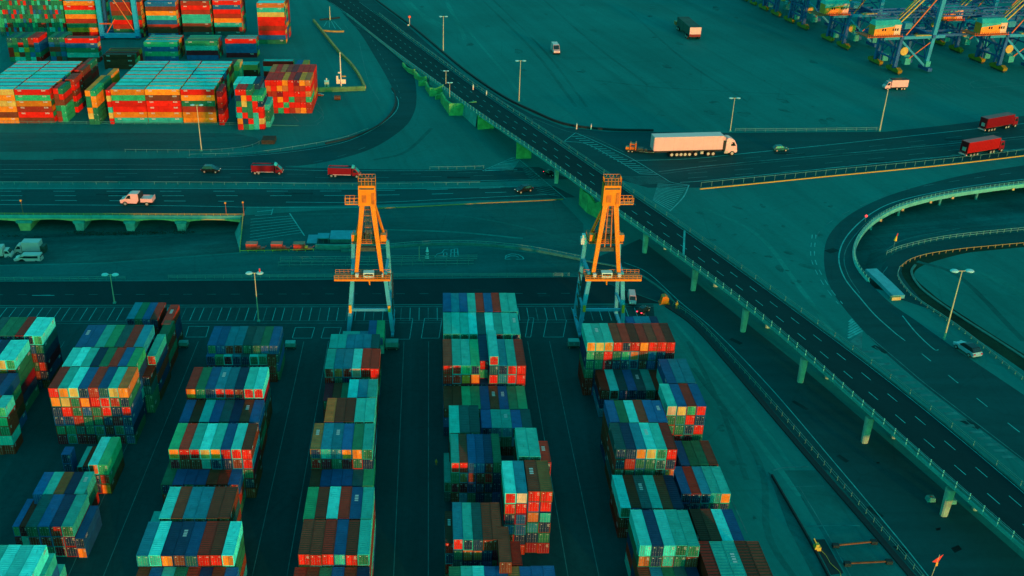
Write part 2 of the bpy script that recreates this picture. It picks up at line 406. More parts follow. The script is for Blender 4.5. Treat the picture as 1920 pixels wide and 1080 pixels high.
# --- the container itself: posts and rails, corrugated walls, ribbed roof (unit size 2.44 x 12.2 x 2.9)
CW, CL, CH = 2.44, 12.2, 2.9
def cmat(k): return paint('paint_' + PAL[k][0].replace(' ', '_'), PAL[k][1], rough=.6, var=.2, dirt=.75, scale=.45, rnd=.38, spec=.12)
MARK = plain('white_stencil', (.50, .50, .46), .6)
STEEL = plain('galvanised_bar', (.34, .33, .30), .4, .5)
GASK = plain('rubber_gasket', (.02, .02, .02), .7)
def body_mb(variant):
    m = MB(); w_, l_, h_ = CW / 2, CL / 2, CH; q = .12
    for sx in (-1, 1):
        for sy in (-1, 1):
            xa, xb = sorted((sx * w_, sx * (w_ - .16))); ya, yb = sorted((sy * l_, sy * (l_ - .16)))
            m.box(xa, xb, ya, yb, 0, h_)
        xa, xb = sorted((sx * w_, sx * (w_ - q)))
        m.box(xa, xb, -l_ + .16, l_ - .16, 0, .16); m.box(xa, xb, -l_ + .16, l_ - .16, h_ - .12, h_ - .004)
    for sy in (-1, 1):
        ya, yb = sorted((sy * l_, sy * (l_ - q)))
        m.box(-w_ + .16, w_ - .16, ya, yb, 0, .16); m.box(-w_ + .16, w_ - .16, ya, yb, h_ - .12, h_ - .002)
    per = 22                                                        # corrugated long walls
    st = (CL - .32) / per
    for sx in (-1, 1):
        prof = []
        for i in range(per):
            y = -l_ + .16 + st * i
            prof += [(y, .025), (y + st * .3, .025), (y + st * .5, .085), (y + st * .8, .085)]
        prof.append((l_ - .16, .025))
        for (a, da), (b, db) in zip(prof, prof[1:]):
            m.poly([(sx * (w_ - da), a, .16), (sx * (w_ - db), b, .16), (sx * (w_ - db), b, h_ - .12), (sx * (w_ - da), a, h_ - .12)])
    m.poly([(-w_ + .16, l_ - .06, .16), (w_ - .16, l_ - .06, .16), (w_ - .16, l_ - .06, h_ - .12), (-w_ + .16, l_ - .06, h_ - .12)])
    m.poly([(-w_ + .12, -l_ + .1, .14), (w_ - .12, -l_ + .1, .14), (w_ - .12, -l_ + .1, h_ - .1), (-w_ + .12, -l_ + .1, h_ - .1)], 2)
    pr = 16; sr = (CL - .24) / pr                                    # ribbed roof
    for i in range(pr):
        y = -l_ + .12 + sr * i
        for a, da, b, db in ((0, .05, .35, .05), (.35, .05, .5, .02), (.5, .02, .85, .02), (.85, .02, 1, .05)):
            m.poly([(-w_ + q, y + sr * a, h_ - da), (w_ - q, y + sr * a, h_ - da), (w_ - q, y + sr * b, h_ - db), (-w_ + q, y + sr * b, h_ - db)], 3)
    m.poly([(-w_ + q, -l_ + q, .1), (w_ - q, -l_ + q, .1), (w_ - q, l_ - q, .1), (-w_ + q, l_ - q, .1)])
    rn = random.Random(variant)                                      # stencilled lines near the ends of the walls
    if variant:
        for sx in (-1, 1):
            for e in ((-1, 1) if variant == 2 else (-1,)):
                y0 = e * (l_ - 1.9)
                for k in range(2):
                    zz = h_ - .55 - .42 * k
                    x = sx * (w_ + .004); yy = y0 - .6
                    while yy < y0 + .7:
                        ww = rn.uniform(.1, .3); m.poly([(x, yy, zz), (x, yy + ww, zz), (x, yy + ww, zz + .3), (x, yy, zz + .3)], 1); yy += ww + .09
    if variant == 3:                                                 # roof code
        yy = l_ - 3.2
        for k in range(4):
            ww = rn.uniform(.3, .5); m.poly([(-.45, yy, h_ + .006), (.35, yy, h_ + .006), (.35, yy - ww, h_ + .006), (-.45, yy - ww, h_ + .006)], 1); yy -= ww + .25
    return m
def body_mesh(kb, kr, variant):
    return body_mb(variant).mesh('container', [cmat(kb), MARK, GASK, cmat(kr)])
def door_mb(sx, variant):
    """one door leaf with vertical corrugation; local origin at the container's base"""
    m = MB(); w_ = CW / 2; y = -CL / 2 + .10; xa, xb = (-w_ + .13, -.012) if sx < 0 else (.012, w_ - .13); z0, z1 = .17, CH - .14
    m.box(xa, xb, y - .045, y - .004, z0, z1)
    n = 5; st = (xb - xa - .1) / n
    for i in range(n):
        a = xa + .05 + st * i
        m.box(a + st * .15, a + st * .85, y - .075, y - .0449, z0 + .12, z1 - .12)
    rn = random.Random(variant * 7 + (1 if sx > 0 else 0))
    zz = z1 - .45
    if sx > 0:
        for k in range(3 if variant == 2 else 1):
            x = xa + .55 
            while x < xb - .12:
                ww = rn.uniform(.08, .2); m.poly([(x, y - .079, zz), (x + ww, y - .079, zz), (x + ww, y - .079, zz + .15), (x, y - .079, zz + .15)], 1); x += ww + .06
            zz -= .27
    else:
        if variant: m.poly([(xa + .3, y - .079, zz), (xa + .55, y - .079, zz), (xa + .55, y - .079, zz + .18), (xa + .3, y - .079, zz + .18)], 1)
    return m
def door_mesh(kd, sx, variant):
    return door_mb(sx, variant).mesh('door', [cmat(kd), MARK])
def bar_mb(sx):
    m = MB(); y = -CL / 2 + .10 - .10
    for x in ((-.30, -.80) if sx < 0 else (.30, .80)):
        m.tube((x, y, .12), (x, y, CH - .12), .022, n=6)
        m.box(x - .16, x + .03, y - .02, y + .03, 1.15, 1.22)
    return m
BODY, DOOR = {}, {}
BARS = {k: bar_mb(k).mesh('locking_bar', [STEEL]) for k in (-1, 1)}
ORD = ['first', 'second', 'third', 'fourth', 'fifth', 'sixth', 'seventh', 'eighth', 'ninth', 'tenth', 'eleventh', 'twelfth', 'thirteenth', 'fourteenth', 'fifteenth']
ROWNO, COLNO = {}, {}
for blk in set(s['block'] for s in SPEC):
    rs = sorted(set(math.floor(s['row']) for s in SPEC if s['block'] == blk))
    ROWNO[blk] = {r: i for i, r in enumerate(rs)}, len(rs)
    for r in rs:
        cs = sorted((round(s['loc'][0], 1), s['row'], s['c']) for s in SPEC if s['block'] == blk and math.floor(s['row']) == r and s['td'] == 0)
        for i, (x, q, c) in enumerate(cs): COLNO[(blk, q, c)] = (i, len(cs))
def clabel(s):
    nm = PAL[s.get('roof', s['body'])][0]
    if s.get('roof') and s['roof'] != s['body']: nm = PAL[s['body']][0] + ' container under a ' + nm + ' roof' if False else PAL[s['body']][0]
    d = '' if s['door'] == s['body'] or s['side'] else ' with ' + PAL[s['door']][0] + ' doors'
    no, n = ROWNO[s['block']]
    rws = '' if n == 1 else ', ' + ('front' if no[math.floor(s['row'])] == 0 else ORD[no[math.floor(s['row'])]]) + ' row'
    ci, nc = COLNO[(s['block'], s['row'], s['c'])]
    cl = '' if nc == 1 else ', ' + (ORD[ci] if ci < 15 else str(ci + 1) + 'th') + ' from left'
    ti = ', ' + ('top tier' if s['td'] == 0 else ORD[s['td']] + ' tier down')
    t = f"{nm} container{d}{cl}{ti}{rws}, {s['block']}"
    if len(t.split()) > 16: t = f"{nm} container{cl}{ti}{rws}, {s['block']}"
    if len(t.split()) > 16: t = t.replace(' tier down', ' tier').replace(' container', '', 1)
    return t
NEAR = {'block between the cranes', 'block below right crane', 'third block from the left', 'block below left crane', 'second block from the left', 'leftmost block'}
for i in SINGLE:
    s = SPEC[i]; roof = s.get('roof', s['body']); near = s['block'] in NEAR
    v = (2 if s['side'] else R.choice((0, 1, 2, 1) if s['td'] else (0, 1, 2, 0, 0, 1, 0, 2, 0, 0, 1, 3)))
    k = (s['body'], roof, v)
    if k not in BODY: BODY[k] = body_mesh(*k)
    o = link_obj('container', BODY[k]); o.location = s['loc']; o.rotation_euler = (0, 0, rot(s))
    w_, l_, h_ = s['dims']; o.scale = (w_ / CW, l_ / CL, h_ / CH)
    tag(o, clabel(s), 'shipping container', 'shipping containers stacked in the near yard' if near else 'shipping containers stacked in the far terminal')
    for sx in (-1, 1):
        kd = (s['door'], sx, R.randrange(3))
        if kd not in DOOR: DOOR[kd] = door_mesh(*kd)
        dd = link_obj('door', DOOR[kd], o)
        if near and FRT[i] >= 8: link_obj('locking_bar', BARS[sx], dd)
# --- everything past the three hundred largest: one mass of stacked containers
keys = sorted(PAL); KI = {k: j for j, k in enumerate(keys)}
ms = MB(); NK = len(keys); MBV = [body_mb(v) for v in range(3)]; MDV = {(sx, v): door_mb(sx, v) for sx in (-1, 1) for v in range(3)}; MBR = {sx: bar_mb(sx) for sx in (-1, 1)}
def put(src, s, mats):
    """add a detailed piece, stretched and turned to one container's place"""
    x, y, z = s['loc']; w_, l_, h_ = s['dims']; fx, fy, fz = w_ / CW, l_ / CL, h_ / CH; b = len(ms.v)
    for vx, vy, vz in src.v:
        X, Y = vx * fx, vy * fy
        ms.v.append((x - Y, y + X, z + vz * fz) if s['side'] else (x + X, y + Y, z + vz * fz))
    ms.f += [tuple(b + i for i in f_) for f_ in src.f]; ms.m += [mats[k] for k in src.m]
for i in REST:
    s = SPEC[i]; kb, kr, kd = KI[s['body']], KI[s.get('roof', s['body'])], KI[s['door']]
    if CNT[i] > (1 if s['block'] in NEAR else 14):
        put(MBV[R.choice((0, 0, 1, 2))], s, [kb, NK, NK + 1, kr])
        for sx in (-1, 1):
            put(MDV[(sx, R.randrange(3))], s, [kd, NK])
            if s['block'] in NEAR: put(MBR[sx], s, [NK + 2])
        continue
    x, y, z = s['loc']; w_, l_, h_ = s['dims']
    if s['side']: w_, l_ = l_, w_
    p0 = len(ms.m); ms.box(x - w_ / 2, x + w_ / 2, y - l_ / 2, y + l_ / 2, z, z + h_, kb)
    if not s['side']: ms.m[p0 + 2] = kd
    if s.get('roof'): ms.m[p0 + 1] = kr
tag(ms.build('stacked_containers', [paint('far_' + PAL[k][0].replace(' ', '_'), PAL[k][1], rough=.65, var=.22, dirt=.45, scale=.3, rnd=0, spec=.12) for k in keys] + [MARK, GASK, STEEL]),
    'mass of further stacked containers filling the rows behind and below the others', 'containers', kind='stuff')
if DEBUG:
    for b in BLK:
        print('BLK', b)
        for r in sorted(BLK[b], key=lambda q: q[3] if len(q) > 4 else 0): print('   ', r)
    print('N', len(SPEC), 'single', len(SINGLE), 'visible', sum(1 for c in CNT if c), 'min count', CNT[SINGLE[-1]])
# ------------------------------------------------------------------ ground and roads
def ground_mat(name, c, tone=.25, big=.012, fine=.5, crack=.12, rough=.85, streak=None, spec=.08):
    """worn paving: broad stains, rolled tyre streaks along one direction, fine grain, repair seams"""
    if name in MATS: return MATS[name]
    m, t, p = nodes(name); N = t.nodes; L = t.links
    g = N.new('ShaderNodeNewGeometry')
    n1 = N.new('ShaderNodeTexNoise'); n1.inputs['Scale'].default_value = big; n1.inputs['Detail'].default_value = 6; n1.inputs['Roughness'].default_value = .6; L.new(g.outputs['Position'], n1.inputs['Vector'])
    n2 = N.new('ShaderNodeTexNoise'); n2.inputs['Scale'].default_value = fine; n2.inputs['Detail'].default_value = 6; n2.inputs['Roughness'].default_value = .75; L.new(g.outputs['Position'], n2.inputs['Vector'])
    mp = N.new('ShaderNodeMapping'); mp.vector_type = 'TEXTURE'; mp.inputs['Rotation'].default_value = (0, 0, streak if streak is not None else .6)
    mp.inputs['Scale'].default_value = (220, 8, 9); L.new(g.outputs['Position'], mp.inputs[0])
    n3 = N.new('ShaderNodeTexNoise'); n3.inputs['Scale'].default_value = 1.0; n3.inputs['Detail'].default_value = 5; n3.inputs['Roughness'].default_value = .7; n3.inputs['Distortion'].default_value = .6; L.new(mp.outputs[0], n3.inputs['Vector'])
    def rng(src, a, b, lo=.32, hi=.68):
        r = N.new('ShaderNodeMapRange'); r.inputs[1].default_value = lo; r.inputs[2].default_value = hi; r.inputs[3].default_value = a; r.inputs[4].default_value = b; L.new(src, r.inputs[0]); return r.outputs[0]
    def mul(a, b):
        q = N.new('ShaderNodeMath'); q.operation = 'MULTIPLY'; L.new(a, q.inputs[0]); L.new(b, q.inputs[1]); return q.outputs[0]
    f = mul(mul(rng(n1.outputs[0], 1 - tone, 1 + tone), rng(n2.outputs[0], 1 - tone * .55, 1 + tone * .55)), rng(n3.outputs[0], 1 - tone * .8, 1 + tone * .8))
    vo = N.new('ShaderNodeTexVoronoi'); vo.feature = 'DISTANCE_TO_EDGE'; vo.inputs['Scale'].default_value = .035; L.new(g.outputs['Position'], vo.inputs['Vector'])
    f = mul(f, rng(vo.outputs[0], 1 - crack, 1, 0, .012))
    cm = N.new('ShaderNodeMix'); cm.data_type = 'RGBA'; cm.blend_type = 'MULTIPLY'; cm.inputs[0].default_value = 1; cm.inputs[6].default_value = (*c, 1); L.new(f, cm.inputs[7])
    L.new(cm.outputs[2], p.inputs['Base Color']); p.inputs['Roughness'].default_value = rough; p.inputs['Specular IOR Level'].default_value = spec
    b = N.new('ShaderNodeBump'); b.inputs['Strength'].default_value = .25; b.inputs['Distance'].default_value = .05; L.new(n2.outputs[0], b.inputs['Height']); L.new(b.outputs[0], p.inputs['Normal'])
    MATS[name] = m
    return m
APRON = ground_mat('apron_concrete', (.002, .160, .148), tone=.16, streak=-1.36)
ASPH = ground_mat('road_asphalt', (.002, .062, .066), tone=.18, streak=.0, crack=.1)
ASPHD = ground_mat('deck_asphalt', (.002, .030, .034), tone=.14, streak=-1.1, crack=.05)
YARD = ground_mat('yard_paving', (.002, .058, .060), tone=.22, streak=1.57)  # dark asphalt, with foreground vignette and stack shade also put into its colour
VERGE = ground_mat('verge_ground', (.002, .102, .100), tone=.25, streak=.1)
DIRT = ground_mat('trodden_dirt', (.003, .098, .092), tone=.35, big=.03, streak=.2)
GRASSY = ground_mat('rough_verge', (.004, .030, .018), tone=.5, big=.05, fine=1.2, streak=.2)
LINE = paint('road_paint', (.02, .34, .32), rough=.6, var=.4, dirt=.8, scale=.35, rnd=0, streak=False)
LINEF = paint('worn_road_paint', (.012, .16, .15), rough=.7, var=.5, dirt=.9, scale=.3, rnd=0, streak=False)
KERB = paint('kerb_concrete', (.02, .16, .14), rough=.8, var=.25, dirt=.6, scale=.3, rnd=0)
CONC = paint('bridge_concrete', (.06, .34, .28), rough=.8, var=.25, dirt=.7, scale=.25, rnd=.1)
CONCW = paint('weathered_concrete', (.26, .42, .30), rough=.8, var=.3, dirt=.7, scale=.3, rnd=.1)
RAILM = plain('rail_steel', (.08, .26, .22), .5, .2)
YRAIL = plain('yellow_rail', (.55, .38, .05), .6)

def wpts(px, z=0.0):
    return [at(p[0], p[1], p[2] if len(p) > 2 else z) for p in px]
def smooth(P, n=8):
    """Catmull-Rom through points"""
    if len(P) < 3: return [P[0].lerp(P[-1], i / n) for i in range(n + 1)]
    o = []; Q = [P[0] * 2 - P[1]] + P + [P[-1] * 2 - P[-2]]
    for i in range(1, len(Q) - 2):
        a, b, c, d = Q[i - 1:i + 3]
        for k in range(n):
            t = k / n
            o.append(.5 * ((2 * b) + (c - a) * t + (2 * a - 5 * b + 4 * c - d) * t * t + (3 * b - a - 3 * c + d) * t ** 3))
    o.append(P[-1]); return o
def resample(P, step):
    o = [P[0]]; acc = 0
    for a, b in zip(P, P[1:]):
        L_ = (b - a).length
        if L_ < 1e-6: continue
        while acc + L_ >= step:
            a = a.lerp(b, (step - acc) / L_); L_ = (b - a).length; acc = 0; o.append(a.copy())
        acc += L_
    return o
def flat(pts, z):
    bm = bmesh.new(); vs_ = [bm.verts.new((p.x, p.y, z)) for p in pts]; bm.faces.new(vs_); bmesh.ops.triangulate(bm, faces=bm.faces)
    for f_ in bm.faces:
        f_.normal_update()
        if f_.normal.z < 0: f_.normal_flip()
    return bm
def sheet(name, pts, z, mat):
    me = bpy.data.meshes.new(name); bm = flat(pts, z); bm.to_mesh(me); bm.free(); me.materials.append(mat)
    o = link_obj(name, me); return tag(o, kind='structure')
def ribbon(name, A, B, z, mat, n=8):
    A, B = smooth(wpts(A), n), smooth(wpts(B), n); na = 60
    def even(P):
        L_ = sum((b - a).length for a, b in zip(P, P[1:])); return (resample(P, L_ / na) + [P[-1]] * 5)[:na + 1]
    A, B = even(A), even(B); m = MB()
    for i in range(na): m.poly([(A[i].x, A[i].y, z), (B[i].x, B[i].y, z), (B[i + 1].x, B[i + 1].y, z), (A[i + 1].x, A[i + 1].y, z)])
    return tag(m.build(name, mat), kind='structure')
MK, MKF = MB(), MB()                       # fresh and worn paint
def stripe(pts, w_, z=.03, dash=None, worn=False, sm=True, world=False):
    P = pts if world else wpts(pts, 0)
    if sm and len(P) > 2: P = smooth(P)
    m = MKF if worn else MK
    if dash:
        on, off = dash; P = resample(P, .5); k = int((on + off) / .5); n_on = int(on / .5); seg = [P[i:i + n_on + 1] for i in range(0, len(P), k)]
    else: seg = [P]
    for S in seg:
        for i in range(len(S) - 1):
            a, b = S[i], S[i + 1]; d = b - a; d.z = 0
            if d.length < 1e-5: continue
            d.normalize(); nrm = Vector((-d.y, d.x, 0)) * (w_ / 2)
            za = z if not world else a.z + z; zb = z if not world else b.z + z
            m.poly([(a.x - nrm.x, a.y - nrm.y, za), (b.x - nrm.x, b.y - nrm.y, zb), (b.x + nrm.x, b.y + nrm.y, zb), (a.x + nrm.x, a.y + nrm.y, za)])
def sweep(m, P, prof, mi=0):
    """push a closed cross-section (offset to the left of travel, height) along world points"""
    n = len(prof); rings = []
    for i, p in enumerate(P):
        d = (P[min(i + 1, len(P) - 1)] - P[max(i - 1, 0)]); d.z = 0; d.normalize(); nr = Vector((-d.y, d.x, 0))
        b = len(m.v); m.v += [tuple(p + nr * o_ + Vector((0, 0, h_))) for o_, h_ in prof]; rings.append(b)
    for a, b in zip(rings, rings[1:]):
        for i in range(n):
            j = (i + 1) % n; m.f.append((a + i, a + j, b + j, b + i)); m.m.append(mi)
    m.f.append(tuple(rings[0] + n - 1 - i for i in range(n))); m.m.append(mi); m.f.append(tuple(rings[-1] + i for i in range(n))); m.m.append(mi)
def rect(a, b, c, d): return [(a, c), (b, c), (b, d), (a, d)]
def kerb(px, z=0.0, w_=.7, h_=.25, name='kerb', mat=None):
    m = MB(); sweep(m, smooth(wpts(px, z)), rect(-w_ / 2, w_ / 2, -.05, h_)); return tag(m.build(name, mat or KERB), kind='structure')
POSTS = {}
def fence(name, label, px, z=0.0, h_=1.3, step=4.0, rails=(.6, 1.25), mat=None, cat='fence', r=.05, world=None, group=None, rail_w=None, maxn=95):
    """a run of railing: two or more rails and every post a part of its own"""
    mat = mat or RAILM; P = world or smooth(wpts(px, z))
    e = empty(name, P[0]); tag(e, label, cat, group)
    m = MB(); o = P[0].copy()
    for hh in rails: sweep(m, [p - o + Vector((0, 0, hh)) for p in P], rect(-(rail_w or r), rail_w or r, -r, r))
    m.build('rail', mat, e)
    L_ = sum((b - a).length for a, b in zip(P, P[1:])); step = max(step, L_ / maxn)
    k = (round(h_, 2), r, mat.name)
    if k not in POSTS: POSTS[k] = MB().box(-r, r, -r, r, 0, h_).mesh('post', mat)
    for p in resample(P, step):
        q = link_obj('post', POSTS[k], e); q.location = p - o
    return e

# --- pits below the two viaducts, cut out of the ground sheet
pitA = wpts([(-140, 403), (200, 403.5), (455, 405), (450, 473), (200, 492), (-140, 500)])
bk = [Vector((p.x, p.y + 16, 0)) for p in (pitA[2], pitA[1], pitA[0])]
pitA_hole = [pitA[0], bk[2], bk[1], bk[0], pitA[2], pitA[3], pitA[4], pitA[5]]
RAMP_IN = [(2000, 338), (1920, 345), (1835, 356), (1760, 368), (1690, 386), (1640, 412), (1612, 441), (1601, 470), (1606, 500), (1628, 528)]
rin = smooth(wpts(RAMP_IN), 5)
pit_tail = wpts([(1668, 548), (1672, 476), (1760, 452), (1850, 441), (2000, 427)])
def inset(P, d):
    o = []
    for i, p in enumerate(P):
        t = P[min(i + 1, len(P) - 1)] - P[max(i - 1, 0)]; t.z = 0; t.normalize(); o.append(p + Vector((t.y, -t.x, 0)) * d)
    return o
rback = inset(rin, 7.0)
pitB_hole = rback + pit_tail
def build_ground():
    outer = [Vector((-1500, -600)), Vector((2000, -600)), Vector((2000, 2600)), Vector((-1500, 2600))]
    # a coarse lattice keeps the triangles well shaped
    V = [v.to_2d() for v in outer]; E = [(0, 1), (1, 2), (2, 3), (3, 0)]
    for h in (pitA_hole, pitB_hole):
        b = len(V); V += [p.to_2d() for p in h]; E += [(b + i, b + (i + 1) % len(h)) for i in range(len(h))]
    vv, ee, ff, *_ = delaunay_2d_cdt(V, E, [], 0, 1e-5)
    def inside(p, poly):
        c = False
        for i in range(len(poly)):
            a, b = poly[i], poly[i - 1]
            if (a.y > p.y) != (b.y > p.y) and p.x < (b.x - a.x) * (p.y - a.y) / (b.y - a.y) + a.x: c = not c
        return c
    keep = []
    for f_ in ff:
        c = sum((vv[i] for i in f_), Vector((0, 0))) / len(f_)
        if not inside(c, pitA_hole) and not inside(c, pitB_hole): keep.append(f_)
    me = bpy.data.meshes.new('ground'); me.from_pydata([(v.x, v.y, 0) for v in vv], [], keep); me.materials.append(APRON)
    tag(link_obj('ground', me), kind='structure')
build_ground()
# left pit: floor rising from the piers to the near road, side walls
m = MB()
A0, A1, A2, A3, A4, A5 = pitA; D = Vector((0, 0, -6.2))
fl = [at(-140, 440, -6.2), at(200, 438, -6.2), at(440, 436, -6.2)]
for a, b, c, d in ((bk[2] + D, bk[1] + D, fl[1], fl[0]), (bk[1] + D, bk[0] + D, fl[2], fl[1])): m.poly([d, c, b, a])
m.poly([A5, A4, fl[1], fl[0]]); m.poly([A4, A3, fl[2], fl[1]])
tag(m.build('dirt_ground', DIRT), kind='structure')
m = MB(); m.poly([bk[2], bk[1], bk[1] + D, bk[2] + D]); m.poly([bk[1], bk[0], bk[0] + D, bk[1] + D]); m.poly([bk[0], A2, A2 + D, bk[0] + D]); m.poly([A2, A3, fl[2], A2 + D])
e = tag(m.build('retaining_wall', CONC), 'dark concrete retaining wall below the lorry park edge beside the underpass', 'wall')
# right pit
m = MB(); D2 = Vector((0, 0, -4.8)); n = len(rback)
fr_ = [at(1990, 372, -4.8), at(1850, 388, -4.8), at(1740, 405, -4.8), at(1670, 432, -4.8), at(1640, 470, -4.8), at(1640, 500, -4.8), at(1650, 540, -3.0)]
floor = [p + D2 for p in rback]
tl = pit_tail[::-1]; fan = [tl[0], tl[1], tl[2], tl[3], tl[4]]
lowp = floor[::-1]
FL = resample(floor, sum((b - a).length for a, b in zip(floor, floor[1:])) / 24.01)[:25]; TL = resample(fan, sum((b - a).length for a, b in zip(fan, fan[1:])) / 24.01)[:25]
for i in range(24):
    mid0, mid1 = FL[i].lerp(TL[i], .6), FL[i + 1].lerp(TL[i + 1], .6); mid0.z = mid1.z = -4.6
    m.poly([FL[i], FL[i + 1], mid1, mid0]); m.poly([mid0, mid1, TL[i + 1], TL[i]])
tag(m.build('dirt_ground', DIRT), kind='structure')
m = MB()
for i in range(n - 1): m.poly([rback[i], rback[i + 1], rback[i + 1] + D2, rback[i] + D2])
tag(m.build('retaining_wall', CONC), 'curved dark retaining wall under the inner edge of the loop road', 'wall')

# --- road sheets
ribbon('road', [(-260, 529), (300, 527), (700, 524), (1105, 519)], [(-260, 573), (300, 571.5), (700, 570.5), (1240, 569)], .012, ASPHD)
sheet('road', wpts([(1095, 492), (1150, 470), (1200, 448), (1300, 526), (1500, 686), (1700, 858), (1990, 1110), (1745, 1110), (1660, 1012), (1560, 898), (1470, 793), (1385, 697), (1312, 617), (1244, 569), (1106, 519)]), .008, ASPH)
ribbon('road', [(-260, 299), (100, 300), (300, 304), (560, 314), (800, 318), (1010, 313)], [(-260, 341), (100, 342), (400, 343), (700, 344), (900, 341), (1070, 336)], .008, ASPH)
ribbon('road', [(-260, 356), (100, 355), (400, 354), (700, 355), (900, 353), (1040, 349)], [(-260, 384), (100, 386), (400, 388), (700, 384), (900, 376), (1080, 370)], .008, ASPH)
ribbon('road', [(640, 22), (675, 62), (702, 105), (728, 150), (743, 185), (737, 207), (716, 229), (686, 247), (640, 265), (560, 280), (450, 291), (300, 297), (100, 298)], [(700, 62), (735, 93), (766, 122), (778, 150), (781, 185), (776, 212), (757, 240), (705, 275), (640, 297), (560, 311), (450, 316), (300, 318), (100, 318)], .012, ASPH)
sheet('road', wpts([(660, 0), (700, 0), (760, 45), (800, 80), (870, 140), (940, 185), (1000, 216), (1060, 239), (1140, 247), (1380, 249), (1660, 247), (1780, 234), (1990, 209), (1990, 284), (1780, 306), (1500, 335), (1308, 352), (1215, 352), (1137, 330), (1073, 300), (990, 245), (900, 190), (826, 130), (740, 68)]), .008, ASPH)
ribbon('road', [(2000, 302), (1920, 310), (1800, 330), (1680, 362), (1600, 398), (1555, 440), (1545, 490), (1560, 545), (1610, 610), (1680, 680), (1780, 760), (1880, 836), (2020, 940)], [(2000, 338), (1920, 345), (1800, 362), (1690, 386), (1640, 412), (1612, 441), (1601, 470), (1606, 500), (1660, 560), (1716, 600), (1800, 660), (1919, 740), (2020, 812)], .012, ASPH)
ribbon('road', [(2000, 427), (1850, 441), (1760, 452), (1690, 469), (1662, 488), (1652, 515), (1672, 548), (1690, 562)], [(2000, 447), (1850, 460), (1760, 472), (1712, 486), (1692, 500), (1694, 520), (1722, 556), (1745, 580)], .016, ASPH)
ribbon('pavement', [(2000, 447), (1850, 460), (1760, 472), (1712, 486), (1692, 500), (1694, 520), (1722, 556), (1745, 580), (1800, 615), (1880, 668), (2020, 765)], [(2000, 456), (1850, 470), (1800, 477), (1735, 496), (1714, 512), (1722, 528), (1745, 548), (1762, 562), (1810, 594), (1888, 644), (2020, 725)], .006, GRASSY)
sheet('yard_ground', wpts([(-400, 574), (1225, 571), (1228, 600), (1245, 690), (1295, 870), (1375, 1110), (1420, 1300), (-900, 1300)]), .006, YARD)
sheet('pavement', wpts([(452, 404), (690, 388), (1050, 374), (1094, 420), (1094, 478), (1010, 463), (900, 455), (700, 458), (640, 470), (450, 471)]), .005, VERGE)
sheet('pavement', wpts([(-140, 502), (200, 494), (450, 475), (700, 470), (900, 463), (1090, 485), (1100, 518), (300, 525), (-140, 527)]), .004, VERGE)
sheet('pavement', wpts([(1480, 895), (1556, 900), (1740, 1100), (1600, 1100)]), .010, VERGE)
sheet('verge', wpts([(-260, 248), (440, 250), (480, 258), (490, 268), (470, 276), (380, 283), (-260, 286)]), .016, VERGE)
# ------------------------------------------------------------------ painted lines
def vline(x1080, y0, y1, w_=.18, worn=True):
    """yard line running straight away from the camera: fixed by where it meets y1"""
    X = at(x1080, 1080, 0).x
    stripe([Vector((X, y_at(y0, X, 0), 0)), Vector((X, y_at(y1, X, 0), 0))], w_, .02, world=True, worn=worn, sm=False)
for x in (194, 128, 473, 538, 738, 803, 1065, 1123, -160, -225, 1390): vline(x, 1090 if x < 1300 else 1000, 640 if x < 1300 else 700)
# bay ticks along the yard's edge and their base lines
for i in range(78):
    px = -40 + 17.2 * i
    if px > 1230: break
    a = at(px, 601, 0); b = Vector((a.x, y_at(577, a.x, 0), 0)); stripe([a, b], .22, .02, world=True, worn=i % 3 == 1, sm=False)
for y in (601.5, 606): stripe([(-60, y + 1), (600, y), (1090, y - 2)], .22, .02, worn=True, sm=False)
stripe([(-60, 576.5), (1230, 574)], .3, .02, worn=True, sm=False)
for (xa, xb, ya, yb) in ((348, 392, 612, 632), (548, 590, 614, 634), (602, 640, 614, 634), (735, 774, 597, 636), (790, 829, 597, 634), (985, 1001, 596, 632), (1019, 1062, 600, 632)):
    stripe([(xa, yb), (xa + 6, ya), (xb, ya), (xb - 6, yb), (xa, yb)], .2, .02, worn=False, sm=False)
# near road
stripe([(-100, 553), (1080, 550)], .2, .03, dash=(3, 5), worn=True)
stripe([(60, 554), (102, 554)], .35, .034, sm=False)
stripe([(1170, 492), (1215, 512), (1275, 566), (1340, 620), (1440, 722), (1560, 862), (1680, 1005), (1760, 1105)], .3, .03)
# left highway
stripe([(-100, 318), (360, 317.5), (520, 318), (620, 320), (800, 320), (905, 318)], .35, .03)
stripe([(-100, 309), (250, 309), (460, 313)], .25, .03, worn=True)
stripe([(-100, 332), (400, 332), (700, 333), (1000, 327)], .3, .03, dash=(9, 14), worn=True)
stripe([(-100, 325), (400, 325.5), (700, 327), (1000, 321)], .3, .03, dash=(9, 16), worn=True)
stripe([(-100, 340.5), (400, 341.5), (700, 342), (1040, 336)], .35, .03)
stripe([(-100, 353), (400, 353.5), (700, 354.5), (980, 349)], .35, .03)
for y in (358.5, 367): stripe([(-100, y), (400, y), (700, y - 1), (1000, y - 8)], .4, .03, dash=(9, 13.5))
stripe([(-100, 375), (440, 377.5)], .4, .03, dash=(9, 13.5)); stripe([(536, 379), (700, 379.5), (850, 373), (1040, 364)], .35, .03)
stripe([(-100, 383), (300, 385.5), (520, 389), (760, 387), (900, 380), (1050, 374)], .35, .03)
stripe([(545, 401.5), (690, 401)], .3, .03, worn=True)
# loop on the left
stripe([(735, 172), (746, 186), (744, 206), (722, 228), (690, 248), (640, 268), (560, 283), (450, 293), (350, 296)], .35, .03)
stripe([(690, 60), (712, 100), (740, 150), (752, 185)], .3, .03, dash=(4, 8), worn=True)
stripe([(480, 316), (560, 309), (640, 292), (700, 270)], .3, .03, dash=(5, 8), worn=True)
stripe([(673, 78), (690, 150), (712, 190)], .3, .03, worn=True)
